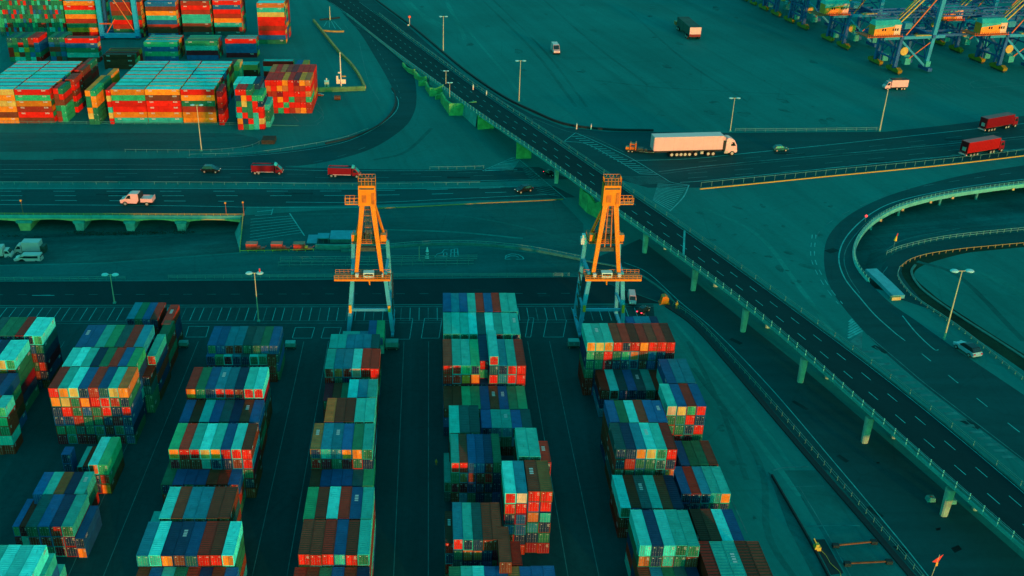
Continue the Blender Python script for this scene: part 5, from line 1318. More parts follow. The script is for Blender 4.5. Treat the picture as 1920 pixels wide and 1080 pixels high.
    for k in range(5):
        z0, z1 = 20 + k * 5, 25 + k * 5; m_.beam((-9, 17.8 + k * .2, z0), (9.1, 17.8 + k * .2, z1), .4); m_.beam((9.1, 17.8 + k * .2, z0), (-9, 17.8 + k * .2, z1), .4); m_.beam((-9, 17.9 + k * .2, z1), (9.2, 17.9 + k * .2, z1), .5)
    m_.build('lattice', BLUE, e_)
    for x in (-3, 3):
        m_ = MB()
        for zz in (26.5, 29.5): m_.beam((x, -12, zz), (x, 46, zz), .7)
        for k in range(14): y = -12 + k * 4.1; m_.beam((x, y, 26.5 if k % 2 else 29.5), (x, y + 4.1, 29.5 if k % 2 else 26.5), .35)
        m_.build('boom_truss', BLUE, e_)
    for x, y in ((-5, 2), (-2, 12), (4, 9)): MB().box(x - 1.6, x + 1.6, y - 1.5, y + 1.5, 2.8, 6.2).build('drive_cabinet', HROOF, e_)
    MB().tube((9.3, 3, 11), (10.0, 3, 11), 2.1, n=16).build('cable_reel', STAY, e_)
    MB().beam((-9, 18.5, 44), (9.4, 19, 45), 1.2).build('portal_beam', BLUE, e_)
    for x in (-4.5, 4.5): MB().beam((x, 1, 17.2), (x, 40, 17.2), .9, 1.2).build('boom', BLUE, e_)
    MB().box(-2, 2, 20, 24, 14.5, 17.0).build('trolley', HROOF, e_); MB().box(-7, -3, 9, 13, 19, 22).build('electrical_room', BLUEL, e_)
    return e_
qp = quay_proto()
d1 = at(1679, 138) - at(1412, 9); ang = math.atan2(d1.y, d1.x)          # along the rails, towards the camera
Q1 = [(1679, 1636), (1582, 1549), (1508, 1476), (1456, 1430), (1412, 1396)]
line1 = (at(1679, 138), at(1412, 9)); line2 = (at(1874, 134), at(1759, 83))
def on_line(l, px):
    lo, hi = -2.0, 4.0
    for _ in range(50):
        mm = (lo + hi) / 2
        if proj(l[0].lerp(l[1], mm))[0] > px: lo = mm
        else: hi = mm
    return l[0].lerp(l[1], lo)
QL = ['nearest of the blue quay cranes in the first row beside the white lorry', 'second blue quay crane of the first row', 'third blue quay crane of the first row', 'fourth blue quay crane of the first row, near the top edge', 'farthest blue quay crane of the first row, cut by the top edge',
      'nearest blue quay crane of the second row at the frame edge', 'second blue quay crane of the second row', 'third blue quay crane of the second row', 'nearest blue quay crane of the third row, mostly cut by the frame']
spots = [(line1, a, b) for a, b in Q1] + [(line2, 1874, 1826), (line2, 1790, 1759), (line2, 1735, 1712)]
for i, (l, a, b) in enumerate(spots):
    A, B = on_line(l, a), on_line(l, b); o_ = qp if i == 0 else copy_tree(qp)
    o_.location = (A + B) / 2; s_ = max(.8, min(1.15, (A - B).length / 18.0)); o_.scale = (s_, s_, s_)
    o_.rotation_euler = (0, 0, ang); tag(o_, QL[i] if i < 5 else QL[i], 'quay crane', 'blue quay cranes')
# blue gantry at the upper left
GANB = paint('gantry_blue', (.008, .30, .50), rough=.55, var=.15, dirt=.3, scale=.3, rnd=0)
e = empty('gantry_crane', at(228, 72)); tag(e, 'tall blue gantry crane standing between the rear container rows', 'gantry crane')
k_ = proj(e.location)[2]; wl = 33 / k_
for sx in (-1, 1):
    for y, dx in ((-2, 0), (9, 0)): MB().beam((sx * wl, y, 1), (sx * wl * (.9 if y > 0 else .97), y, 60), 2.9 if y < 0 else 1.8, 2.4, w2=3.2 if y < 0 else 2.0).build('leg', GANB if y < 0 else BLUE, e)
    MB().beam((sx * wl, -4, 1.2), (sx * wl, 11, 1.2), 2.2, 2.2).build('sill_beam', BLUE, e)
    for y in (-3, 10): MB().box(sx * wl - 1.2, sx * wl + 1.2, y - 2, y + 2, 0, 1.0).build('bogie', MACH, e)
MB().beam((-wl, -2, 2.5), (wl, -2, 2.5), 2.2, 3.0).build('cross_beam', GANB, e); MB().beam((-wl, 9, 2.5), (wl, 9, 2.5), 1.5, 2.0).build('cross_beam', BLUE, e); MB().beam((-wl, -2, 59), (wl, -2, 59), 2.5, 3).build('cross_beam', BLUE, e)
MB().beam((-wl * .5, -2.2, 34), (wl * .9, -2.2, 4), .5).build('diagonal_stay', STAYR, e); MB().beam((0, -1.4, 34), (wl * .9, -1.4, 14), .5).build('diagonal_stay', STAYR, e); MB().beam((-wl * .8, -1.4, 3), (-wl * .2, -1.4, 13), .5).build('diagonal_stay', STAYR, e)
MB().box(-wl * 1.05, -wl * .4, -3.4, -3.0, 10, 10.8).build('walkway', WALK, e)
# ------------------------------------------------------------------ vehicles
TYRE = plain('tyre_rubber', (.008, .010, .010), .85); RIM = plain('wheel_rim', (.45, .42, .36), .4, .4)
WHITE = paint('vehicle_white', (.88, .44, .40), rough=.35, var=.06, dirt=.2, scale=.6, rnd=.05, streak=False)
BLACKP = paint('vehicle_black', (.008, .016, .016), rough=.25, var=.1, dirt=.2, scale=.6, rnd=.05, streak=False)
REDV = paint('vehicle_red', (.22, .005, .010), rough=.35, var=.12, dirt=.3, scale=.4, rnd=.1)
GREENV = paint('vehicle_green', (.006, .10, .09), rough=.3, var=.1, dirt=.2, scale=.6, rnd=0)
SILVER = paint('vehicle_silver', (.22, .42, .46), rough=.3, var=.05, dirt=.15, scale=.6, rnd=0, streak=False)
CHAS = plain('chassis_steel', (.02, .022, .02), .7, .2)
TAIL = plain('tail_light', (1.0, .03, .06), .4, emit=2.5); HEADL = plain('head_light', (.9, .85, .7), .2)
TAILO = plain('tail_light_off', (.45, .01, .015), .3)
WM = {}
def wheel(par, x, y, r, w_=.28):
    k = (round(r, 2), round(w_, 2))
    if k not in WM:
        WM[k] = (MB().tube((0, -w_ / 2, 0), (0, w_ / 2, 0), r, n=18).mesh('tyre', TYRE), MB().tube((0, -w_ / 2 - .015, 0), (0, w_ / 2 + .015, 0), r * .6, n=12).mesh('rim', RIM))
    t = link_obj('wheel', WM[k][0], par); t.location = (x, y, r); q = link_obj('rim', WM[k][1], t)
def bevel(o, w_=.05):
    b = o.modifiers.new('bevel', 'BEVEL'); b.width = w_; b.segments = 2; b.limit_method = 'ANGLE'; b.angle_limit = rad(30); return o
def loft(prof_lo, prof_hi, w0, w1, mat, name, par):
    """side outline (x,z) with a half-width per point: a body that narrows towards the roof"""
    pass
def shell(pts, name, mat, par, bv=.06):
    """side outline as (x, z, half width): both flanks and a skin between them"""
    m_ = MB(); n_ = len(pts)
    m_.v = [(x, -w_, z) for x, z, w_ in pts] + [(x, w_, z) for x, z, w_ in pts]
    m_.f = [tuple(range(n_)), tuple(range(2 * n_ - 1, n_ - 1, -1))] + [(i, n_ + i, n_ + (i + 1) % n_, (i + 1) % n_) for i in range(n_)]; m_.m = [0] * len(m_.f)
    return bevel(m_.build(name, mat, par), bv)
def side_glass(par, quads, mat=GLASS, name='window'):
    """quads on both flanks: ((x,z,halfwidth)*4)"""
    for q in quads:
        for s in (-1, 1):
            m_ = MB(); m_.v = [(x, s * (w_ + .012), z) for x, z, w_ in q] + [(x, s * (w_ - .05), z) for x, z, w_ in q]; k = len(q)
            m_.f = [tuple(range(k)), tuple(range(2 * k - 1, k - 1, -1))] + [(i, (i + 1) % k, k + (i + 1) % k, k + i) for i in range(k)]; m_.m = [0] * len(m_.f)
            m_.build(name, mat, par)
def pane(par, q, mat=GLASS, name='windscreen', th=.03):
    P = [Vector(p) for p in q]; nr = (P[1] - P[0]).cross(P[2] - P[0]).normalized() * th; m_ = MB(); k = len(P)
    m_.v = [tuple(p + nr * .6) for p in P] + [tuple(p - nr) for p in P]
    m_.f = [tuple(range(k)), tuple(range(2 * k - 1, k - 1, -1))] + [(i, (i + 1) % k, k + (i + 1) % k, k + i) for i in range(k)]; m_.m = [0] * len(m_.f)
    return m_.build(name, mat, par)
def place(e_, rear, front, L_, z=0.0, scale_extra=1.0):
    A, B = at(*rear, z), at(*front, z); d = B - A
    e_.location = (A + B) / 2; e_.rotation_euler = (0, 0, math.atan2(d.y, d.x)); s = d.length / L_ * scale_extra; e_.scale = (s, s, s)
def car(label, mat, roof=None, cat='car', tall=0.0, lit=False, name='parked_car'):
    e_ = empty(name); tag(e_, label, cat); W = .92
    shell([(-2.2, .35, W - .04), (2.2, .35, W - .06), (2.25, .62, W - .08), (2.1, .82, W - .1), (1.05, 1.0 + tall * .3, W), (-2.0, 1.02 + tall * .3, W), (-2.25, .8, W - .04)], 'body', mat, e_, .09)
    zr = 1.5 + tall; zb = .99 + tall * .3
    shell([(1.1, zb, W - .04), (.35, zr - .04, W - .20), (-.2, zr, W - .20), (-1.5, zr - .03, W - .20), (-2.05, zb, W - .06)], 'cabin', roof or mat, e_, .06)
    side_glass(e_, [((.88, zb + .06, W - .06), (.32, zr - .12, W - .18), (-.35, zr - .1, W - .18), (-.35, zb + .06, W - .06)), ((-.45, zb + .06, W - .06), (-.45, zr - .1, W - .18), (-1.35, zr - .12, W - .18), (-1.75, zb + .06, W - .07))])
    pane(e_, [(1.06, -W + .12, zb + .04), (1.06, W - .12, zb + .04), (.40, W - .26, zr - .08), (.40, -W + .26, zr - .08)])
    pane(e_, [(-2.02, W - .14, zb + .04), (-2.02, -W + .14, zb + .04), (-1.56, -W + .28, zr - .09), (-1.56, W - .28, zr - .09)], name='rear_window')
    for sx, sy in ((1.35, -1), (1.35, 1), (-1.4, -1), (-1.4, 1)): wheel(e_, sx, sy * (W - .08), .35, .24)
    for s in (-1, 1):
        MB().box(2.14, 2.24, s * .62 - .18, s * .62 + .18, .62, .78).build('headlight', HEADL, e_); MB().box(-2.27, -2.19, s * .68 - .16, s * .68 + .16, .72, .92).build('tail_light', TAIL if lit else TAILO, e_)
        MB().box(.75, .95, s * (W + .09) - .09, s * (W + .09) + .09, zb, zb + .15).build('mirror', mat, e_)
    return e_
def van(label, mat, name='delivery_van', cat='van', L2=2.9, high=2.35):
    e_ = empty(name); tag(e_, label, cat); W = 1.0
    shell([(-L2, .4, W), (L2, .4, W - .05), (L2 + .02, .8, W - .06), (L2 - .15, 1.15, W - .06), (L2 - 1.0, 1.35, W - .03), (L2 - 1.75, high - .05, W - .12), (L2 - 2.2, high, W - .12), (-L2 + .05, high, W - .12), (-L2, 1.2, W)], 'body', mat, e_, .08)
    side_glass(e_, [((L2 - 1.15, 1.38, W - .02), (L2 - 1.75, high - .35, W - .08), (L2 - 2.3, high - .35, W - .08), (L2 - 2.3, 1.38, W - .02))])
    pane(e_, [(L2 - .98, -W + .12, 1.36), (L2 - .98, W - .12, 1.36), (L2 - 1.70, W - .2, high - .12), (L2 - 1.70, -W + .2, high - .12)])
    for sx, sy in ((L2 - .9, -1), (L2 - .9, 1), (-L2 + 1.0, -1), (-L2 + 1.0, 1)): wheel(e_, sx, sy * (W - .1), .38, .26)
    for s in (-1, 1):
        MB().box(L2 - .08, L2 + .03, s * .7 - .18, s * .7 + .18, .82, 1.05).build('headlight', HEADL, e_); MB().box(-L2 - .02, -L2 + .06, s * .88 - .08, s * .88 + .08, .9, 1.4).build('tail_light', TAILO, e_)
    MB().box(L2 - .02, L2 + .08, -W + .08, W - .08, .4, .62).build('bumper', CHAS, e_)
    pane(e_, [(-L2 - .02, W - .2, 1.45), (-L2 - .02, -W + .2, 1.45), (-L2 - .02, -W + .25, high - .3), (-L2 - .02, W - .25, high - .3)], name='rear_window')
    return e_
# white pick-up van with a flat bed on the left highway
e = empty('pickup_van'); tag(e, 'white crew van with an open flat bed driving along the left highway', 'pickup'); W = 1.0
shell([(.0, .45, W), (3.0, .45, W - .05), (3.05, .85, W - .06), (2.85, 1.15, W - .06), (2.15, 1.35, W - .03), (1.45, 2.15, W - .12), (1.0, 2.3, W - .12), (-.35, 2.3, W - .1), (-.45, 1.1, W)], 'cab', WHITE, e, .08)
side_glass(e, [((1.95, 1.38, W - .02), (1.42, 2.0, W - .09), (1.0, 2.0, W - .09), (1.0, 1.38, W - .02))])
pane(e, [(2.17, -.86, 1.36), (2.17, .86, 1.36), (1.5, .78, 2.1), (1.5, -.78, 2.1)])
MB().box(-.75, -.47, -.98, .98, .6, 2.25).build('cab_rear', CHAS, e)
m = MB(); m.box(-3.0, -.8, -1.0, 1.0, .75, .85); m.box(-3.0, -.8, -1.0, -.94, .851, 1.45); m.box(-3.0, -.8, .94, 1.0, .851, 1.45); m.box(-3.0, -2.94, -.93, .93, .851, 1.65); m.box(-2.9, -.85, -.9, .9, .86, 1.40); m.build('flat_bed', WHITE, e)
MB().box(-3.0, .1, -.5, .5, .45, .7).build('chassis', CHAS, e)
for sx, sy in ((2.1, -1), (2.1, 1), (-1.9, -1), (-1.9, 1)): wheel(e, sx, sy * .9, .42, .26)
for s in (-1, 1): MB().box(2.93, 3.06, s * .7 - .16, s * .7 + .16, .85, 1.05).build('headlight', HEADL, e)
place(e, (290, 383), (229, 382), 6.05)
place(car('black estate car with a teal roof following the red trucks on the left highway', BLACKP, roof=GREENV, tall=.28), (379, 322), (413, 323), 4.5)
def tipper(label):
    """red flat truck with a long box and a sloping cab"""
    e_ = empty('red_truck'); tag(e_, label, 'truck', 'red trucks on the left highway'); W = 1.2
    m_ = MB(); m_.box(-4.6, 2.2, -W, W, 1.0, 1.12); m_.box(-4.6, 2.2, -W, -W + .1, 1.121, 2.9); m_.box(-4.6, 2.2, W - .1, W, 1.121, 2.9); m_.box(-4.6, -4.5, -W + .101, W - .101, 1.121, 2.9); m_.box(2.1, 2.2, -W + .101, W - .101, 1.121, 3.1); m_.build('cargo_box', REDV, e_)
    MB().box(-4.45, 2.05, -W + .12, W - .12, 2.2, 2.65).build('cargo_cover', plain('grey_tarp', (.06, .11, .11), .8), e_)
    shell([(2.35, .6, W - .05), (4.6, .6, W - .1), (4.65, 1.0, W - .12), (4.3, 1.55, W - .14), (3.3, 2.6, W - .2), (2.45, 2.75, W - .18)], 'cab', REDV, e_, .1)
    pane(e_, [(4.28, -.95, 1.6), (4.28, .95, 1.6), (3.35, .85, 2.55), (3.35, -.85, 2.55)]); side_glass(e_, [((3.95, 1.6, W - .13), (3.25, 2.35, W - .17), (2.7, 2.4, W - .17), (2.7, 1.6, W - .13))])
    shell([(2.1, 2.75, .9), (3.1, 2.75, .9), (2.9, 3.2, .8), (2.3, 3.5, .75)], 'wind_deflector', paint('deflector_cyan', (.05, .55, .5), rough=.4, var=.1, dirt=.1, scale=.6), e_, .08)
    MB().box(-4.5, 4.2, -.5, .5, .6, .98).build('chassis', CHAS, e_)
    for s in (-1, 1): MB().box(-3.2, 2.0, s * W - .02, s * W + .03, .82, .97).build('side_guard', WHITE, e_); MB().box(4.55, 4.68, s * .85 - .2, s * .85 + .2, .75, .95).build('headlight', HEADL, e_)
    MB().box(-4.66, -4.6, -1.1, 1.1, .7, .98).build('bumper', WHITE, e_)
    for x in (-3.6, -2.5, 3.7):
        for s in (-1, 1): wheel(e_, x, s * (W - .15), .5, .3)
    return e_
place(tipper('dark red truck on the left highway directly behind the green car'), (473, 325), (531, 325.5), 9.3)
place(tipper('dark red truck on the left highway nearest the left orange crane'), (616, 330), (676, 331.5), 9.3)
place(car('small black car driving towards the left crane just before the overpass', BLACKP, tall=.1), (996, 356), (967, 362), 4.5)
place(car('black car with glowing red tail lights under the overpass', BLACKP, lit=True, tall=.1), (1022, 325), (1039, 332), 4.5)
place(car('dark teal car following the white articulated lorry on the right highway', GREENV, tall=.25), (1449, 283), (1476, 282), 4.5)
# white articulated lorry
e = empty('articulated_lorry'); tag(e, 'huge white articulated lorry with a long box trailer on the right highway', 'lorry'); W = 1.28
m = MB(); m.box(-9.2, 4.9, -W, W, 1.35, 4.1); bevel(m.build('trailer_box', WHITE, e), .05)
m = MB()
for x in (-7.2, -5.2, -3.2, -1.2, .8, 2.8):
    for s in (-1, 1): m.box(x - .03, x + .03, s * W - .012, s * W + .012, 1.4, 4.05)
m.box(3.6, 3.66, -W - .02, W + .02, 1.4, 4.05); m.build('side_seam', paint('seam_white', (.62, .36, .30), rough=.5, var=.1, dirt=.2, scale=.5), e); m = MB()
m.box(-9.26, -9.21, -W + .1, -.03, 1.5, 4.0); m.box(-9.26, -9.21, .03, W - .1, 1.5, 4.0); m.build('rear_door', WHITE, e)
MB().box(-9.22, 4.92, -W - .02, W + .02, 4.101, 4.2).build('roof_rail', WHITE, e)
MB().box(-9.1, 4.8, -W - .015, W + .015, 1.2, 1.345).build('side_rail', CHAS, e); MB().box(-8.8, 8.4, -.5, .5, .75, 1.19).build('chassis', CHAS, e)
shell([(5.5, .55, 1.2), (7.95, .55, 1.15), (8.0, 1.1, 1.15), (7.85, 2.1, 1.12), (7.3, 3.1, 1.1), (6.6, 3.55, 1.05), (5.9, 3.7, 1.05), (5.6, 3.2, 1.15)], 'cab', WHITE, e, .12)
pane(e, [(7.86, -.98, 2.1), (7.86, .98, 2.1), (7.32, .92, 3.02), (7.32, -.92, 3.02)]); side_glass(e, [((7.65, 2.0, 1.12), (7.2, 2.75, 1.1), (6.6, 2.75, 1.1), (6.6, 2.0, 1.13))])
MB().box(5.0, 5.5, -1.1, 1.1, 1.2, 3.0).build('coupling_gear', CHAS, e); MB().box(5.02, 5.3, -1.1, 1.1, 3.2, 3.9).build('cooling_unit', WHITE, e)
for x in (-5.4, -4.35, -3.5, -2.65, -1.75, -.5, 2.1, 3.1, 7.0):
    for s in (-1, 1): wheel(e, x, s * (W - .18), .5 if x < 6 else .48, .32)
m = MB(); m.box(.5, 1.1, -1.2, -.9, .5, 1.0); m.box(.5, 1.1, .9, 1.2, .5, 1.0); m.build('tool_box', RIM, e); MB().box(5.4, 6.2, -1.22, 1.22, .5, 1.0).build('fuel_tank', RIM, e)
for s in (-1, 1): MB().box(7.93, 8.03, s * .85 - .22, s * .85 + .22, .75, 1.0).build('headlight', HEADL, e); MB().box(7.0, 7.2, s * 1.32 - .08, s * 1.32 + .08, 2.1, 2.8).build('mirror', BLACKP, e)
place(e, (1226, 291.5), (1383, 287.5), 17.3)
e = empty('low_loader'); tag(e, 'low flat trailer carrying orange machinery behind the white articulated lorry', 'trailer')
MB().box(-4.2, 4.4, -1.2, 1.2, .55, .85).build('bed', CHAS, e)
m = MB(); m.box(-3.1, -2.7, -1, 1, .851, 3.0); m.box(-1.4, -1.0, -1, 1, .851, 3.2); m.box(-3.1, -1.0, -.8, .8, 2.4, 2.75); m.box(-3.0, -1.2, -.6, .6, .852, 1.6); m.build('orange_frame', ORD_, e)
m = MB(); m.box(-4.3, -3.3, -.8, .8, .86, 1.6); m.build('counterweight', ORANGE, e)
m = MB(); m.box(-.6, 1.2, -.9, .9, .86, 1.5); m.box(1.6, 2.4, -.6, .6, .86, 1.3); m.box(2.8, 4.2, -.4, .4, .86, 1.1); m.build('machinery', MACH, e)
MB().box(0, 4.8, -.3, .3, .2, .5).build('drawbar', HEAD, e)
for x in (-3.3, -2.2):
    for s in (-1, 1): wheel(e, x, s * 1.05, .4, .3)
place(e, (1171, 283), (1226, 287), 9.2)
def box_truck(label, loc_r, loc_f):
    e_ = empty('container_truck'); tag(e_, label, 'truck', 'red container trucks on the right highway')
    m_ = MB(); m_.box(-6.1, 4.6, -1.22, 1.22, 1.25, 4.0); bx = m_.build('cargo_box', REDV if 'brighter' not in label else paint('vehicle_bright_red', (.58, .010, .009), rough=.35, var=.1, dirt=.2, scale=.4), e_)
    m_ = MB()
    for i in range(20):
        x = -5.9 + i * .52
        for s in (-1, 1): m_.box(x, x + .26, s * 1.26 - .038, s * 1.26 + .038, 1.4, 3.85)
    m_.build('side_ribs', bx.data.materials[0], e_)
    MB().box(-6.17, -6.11, -1.1, 1.1, 1.4, 3.85).build('rear_door', REDV, e_); MB().box(-6.35, -6.0, -1.2, 1.2, .6, .85).build('bumper', WHITE, e_)
    pane(e_, [(-6.18, .5, 1.6), (-6.18, -.6, 1.6), (-6.18, -.6, 2.6), (-6.18, .5, 2.6)], RIM, 'rear_plate')
    MB().box(-6.0, 6.4, -.5, .5, .7, 1.2).build('chassis', CHAS, e_)
    shell([(4.9, .6, 1.15), (6.7, .6, 1.1), (6.75, 1.4, 1.1), (6.4, 3.0, 1.05), (5.0, 3.1, 1.1)], 'cab', REDV, e_, .1)
    side_glass(e_, [((6.45, 1.8, 1.1), (6.2, 2.6, 1.07), (5.4, 2.6, 1.08), (5.4, 1.8, 1.12))]); pane(e_, [(6.72, -.95, 1.6), (6.72, .95, 1.6), (6.44, .9, 2.85), (6.44, -.9, 2.85)])
    for x in (-4.6, -3.5, -2.4, 2.2, 3.2, 5.9):
        for s in (-1, 1): wheel(e_, x, s * 1.02, .5, .32)
    for s in (-1, 1): MB().box(-6.38, -6.3, s * .9 - .2, s * .9 + .2, .88, 1.05).build('tail_light', TAILO, e_)
    place(e_, loc_r, loc_f, 13.0)
box_truck('dark red container truck on the far lane of the right highway', (1838, 247), (1899, 236)); box_truck('brighter red container truck on the near lane of the right highway', (1802, 294), (1873, 282))
place(van('small white van driving across the open apron', WHITE, high=2.6), (1038, 94), (1044, 103), 5.8)
# white lorry beside the quay cranes
e = empty('white_lorry'); tag(e, 'small white lorry with a cream box parked below the blue quay cranes', 'lorry')
bevel(MB().box(-3.8, 1.7, -1.2, 1.2, 1.0, 3.3).build('cargo_box', WHITE, e), .05); MB().box(-3.82, 1.72, -1.22, 1.22, 3.301, 3.38).build('roof', BLACKP, e)
shell([(1.85, .6, 1.1), (3.6, .6, 1.05), (3.7, 1.2, 1.05), (3.2, 1.7, 1.0), (2.7, 2.7, .95), (1.9, 2.8, 1.0)], 'cab', WHITE, e, .08); side_glass(e, [((3.1, 1.65, 1.02), (2.65, 2.45, .98), (2.1, 2.45, 1.0), (2.1, 1.65, 1.05))]); pane(e, [(3.22, -.9, 1.72), (3.22, .9, 1.72), (2.72, .85, 2.65), (2.72, -.85, 2.65)])
MB().box(-3.7, 3.2, -.5, .5, .55, .98).build('chassis', CHAS, e)
for x in (-2.9, -2.0, -.4, 2.7):
    for s in (-1, 1): wheel(e, x, s * 1.0, .42, .28)
place(e, (1697, 167), (1655, 168), 7.5)
# dark covered trailer on the apron
e = empty('covered_trailer'); tag(e, 'dark covered trailer with a pale end standing alone on the apron', 'trailer')
bevel(MB().box(-5.2, 5.2, -1.25, 1.25, .9, 2.7).build('cargo_box', paint('tarp_dark', (.03, .07, .055), rough=.8, var=.3, dirt=.4, scale=.4), e), .08)
MB().box(5.21, 5.3, -1.2, 1.2, 1.2, 2.65).build('end_panel', WHITE, e); MB().box(5.21, 5.3, -1.2, 1.2, .7, 1.15).build('tail_board', REDV, e); MB().box(-5, 5, -.6, .6, .5, .89).build('chassis', CHAS, e)
MB().beam((-5.2, 0, .7), (-7.6, 0, .8), .35).build('drawbar', ORD_, e); MB().box(-8.6, -7.2, -.9, .9, .4, 1.1).build('dolly', ORD_, e)
for x in (-4, -3, 3.2, 4.2):
    for s in (-1, 1): wheel(e, x, s * 1.25, .45, .3)
place(e, (1278, 54), (1302, 75), 10.5)
place(car('silver hatchback with a black roof parked beside the tall lamp', SILVER, roof=BLACKP, tall=.15), (1832, 673), (1793, 647), 4.5, scale_extra=1.0)
# vans parked on the dirt ground
zg = -1.6
def dirt_z(px, py): 
    return -2.3
v_ = van('pale van with dark side stripes parked nearest on the dirt ground', WHITE, high=2.0); place(v_, (80, 491), (30, 491), 5.8, z=-1.6)
side_glass(v_, [((1.0, 1.3, .99), (.6, 1.78, .93), (-2.4, 1.78, .93), (-2.4, 1.3, .99))]); side_glass(v_, [((2.2, .55, 1.01), (1.3, 1.1, 1.01), (.9, 1.1, 1.01), (.4, .6, 1.01))], BLACKP, 'stripe')
def cube_truck(label, r_, f_, z):
    e_ = empty('box_truck'); tag(e_, label, 'truck', 'pale trucks parked on the dirt ground')
    bevel(MB().box(-2.9, 1.0, -1.15, 1.15, .95, 3.1).build('cargo_box', WHITE, e_), .06)
    shell([(1.15, .5, 1.05), (2.9, .5, 1.0), (2.95, 1.1, 1.0), (2.6, 1.5, .98), (2.1, 2.3, .92), (1.2, 2.35, .95)], 'cab', WHITE, e_, .08); side_glass(e_, [((2.5, 1.45, .99), (2.0, 2.1, .95), (1.4, 2.1, .97), (1.4, 1.45, 1.0))]); pane(e_, [(2.62, -.88, 1.5), (2.62, .88, 1.5), (2.12, .8, 2.25), (2.12, -.8, 2.25)])
    MB().box(-2.8, 2.6, -.5, .5, .5, .94).build('chassis', CHAS, e_)
    for x in (-1.9, 2.1):
        for s in (-1, 1): wheel(e_, x, s * .95, .42, .28)
    MB().box(-3.9, -2.95, -.9, .9, .5, 2.0).build('tail_lift', MACH, e_)
    place(e_, r_, f_, 5.9, z=z)
cube_truck('pale box truck parked behind the van with dark stripes', (80, 475), (30, 475), -3.0)
cube_truck('pale box truck cut by the left frame edge on the dirt ground', (-22, 484), (26, 483), -2.2)
place(van('white van waiting behind the right orange crane', WHITE), (1183, 556), (1186, 574), 5.8)
place(car('dark car with glowing red tail lights behind the right orange crane', BLACKP, lit=True, tall=.3), (1196, 592), (1216, 578), 4.5, scale_extra=.8)
place(car('small red car parked below the mossy wall', paint('car_orange_red', (.9, .10, .02), rough=.3, var=.1, dirt=.1, scale=.5), tall=-.05), (593, 180), (607, 180), 4.5)
# people and small machines
def person(label, px, py, h=1.8, turn=0.0, s=1.5):
    e_ = empty('person', at(px, py), turn); tag(e_, label, 'person', 'yard workers in orange'); e_.scale = (s, s, s)
    me = bpy.data.meshes.new('body'); V = [(0, 0, .95), (0, 0, 1.2), (0, 0, 1.42), (0, -.01, 1.52), (0, -.02, 1.64), (0, -.02, 1.76), (.1, 0, .9), (.11, .02, .5), (.12, -.02, .08), (.12, -.14, .04), (-.1, 0, .9), (-.12, -.1, .5), (-.12, .04, .08), (-.12, -.08, .04), (.2, 0, 1.38), (.27, -.03, 1.1), (.27, -.14, .86), (-.2, 0, 1.38), (-.27, -.06, 1.1), (-.26, -.2, .9)]
    E = [(0, 1), (1, 2), (2, 3), (3, 4), (4, 5), (0, 6), (6, 7), (7, 8), (8, 9), (0, 10), (10, 11), (11, 12), (12, 13), (2, 14), (14, 15), (15, 16), (2, 17), (17, 18), (18, 19)]
    rr_ = [.15, .15, .16, .06, .1, .085, .1, .075, .05, .045, .1, .075, .05, .045, .065, .05, .04, .065, .05, .04]
    me.from_pydata(V, E, []); o_ = link_obj('body', me, e_); md = o_.modifiers.new('skin', 'SKIN'); o_.modifiers.new('sub', 'SUBSURF').levels = 1
    for i, r_ in enumerate(rr_): me.skin_vertices[0].data[i].radius = (r_, r_)
    me.skin_vertices[0].data[0].use_root = True; me.materials.append(plain('worker_orange', (.85, .26, .03), .7))
    MB().tube((0, -.02, 1.74), (0, -.02, 1.86), .13, .07, 10).build('hard_hat', plain('hat_orange', (.95, .4, .05), .4), e_)
    MB().hexa([(-.21, -.15, .95), (.21, -.15, .95), (.21, .14, .95), (-.21, .14, .95), (-.24, -.16, 1.42), (.24, -.16, 1.42), (.24, .15, 1.42), (-.24, .15, 1.42)]).build('vest', plain('vest_orange', (.95, .36, .03), .6), e_)
    return e_
person('worker in orange clothes standing by the railing beside the near road', 1268, 579, s=1.6)
person('worker in yellow vest walking in the lane left of the middle block', 818, 872, s=1.0)
e = empty('sand_bin', at(1245, 568)); tag(e, 'orange hooded bin standing at the bend of the near road', 'bin'); e.scale = (1.5, 1.5, 1.5)
bevel(MB().prism([(-.9, .15), (.9, .15), (.8, 1.5), (.1, 2.0), (-.6, 1.8)], -.8, .8, axis='y').build('body', ORANGE, e), .1); MB().box(-1.2, 1.2, -.9, .9, 0, .14).build('skid', ORD_, e)
def cabinet(label, px, py, s=1.0):
    e_ = empty('equipment_trailer', at(px, py)); tag(e_, label, 'equipment cabinet', 'small equipment cabinets at the lane heads'); e_.scale = (s, s, s)
    bevel(MB().box(-1.7, 1.7, -1.1, 1.1, .9, 2.4).build('body', paint('cabinet_teal', (.05, .30, .26), rough=.5, var=.2, dirt=.3, scale=.8), e_), .06); MB().box(-2.0, 2.0, -1.3, 1.3, .55, .8).build('frame', MACH, e_)
    for x in (-.85, .85): MB().box(x - .6, x + .6, -1.14, -1.11, 1.1, 2.2).build('door', paint('cabinet_teal', (.05, .30, .26)), e_)
    for x in (-1.3, 1.3):
        for s_ in (-1, 1): wheel(e_, x, s_ * 1.0, .28, .2)
cabinet('teal equipment cabinet beside the right foot of the left orange crane', 735, 653, 1.15); cabinet('teal equipment cabinet in the lane left of the right orange crane', 1075, 650, 1.0)
cabinet('teal equipment cabinet at the lane head right of the second block', 345, 650, .8); cabinet('teal equipment cabinet right of the third block from the left', 545, 652, .9)
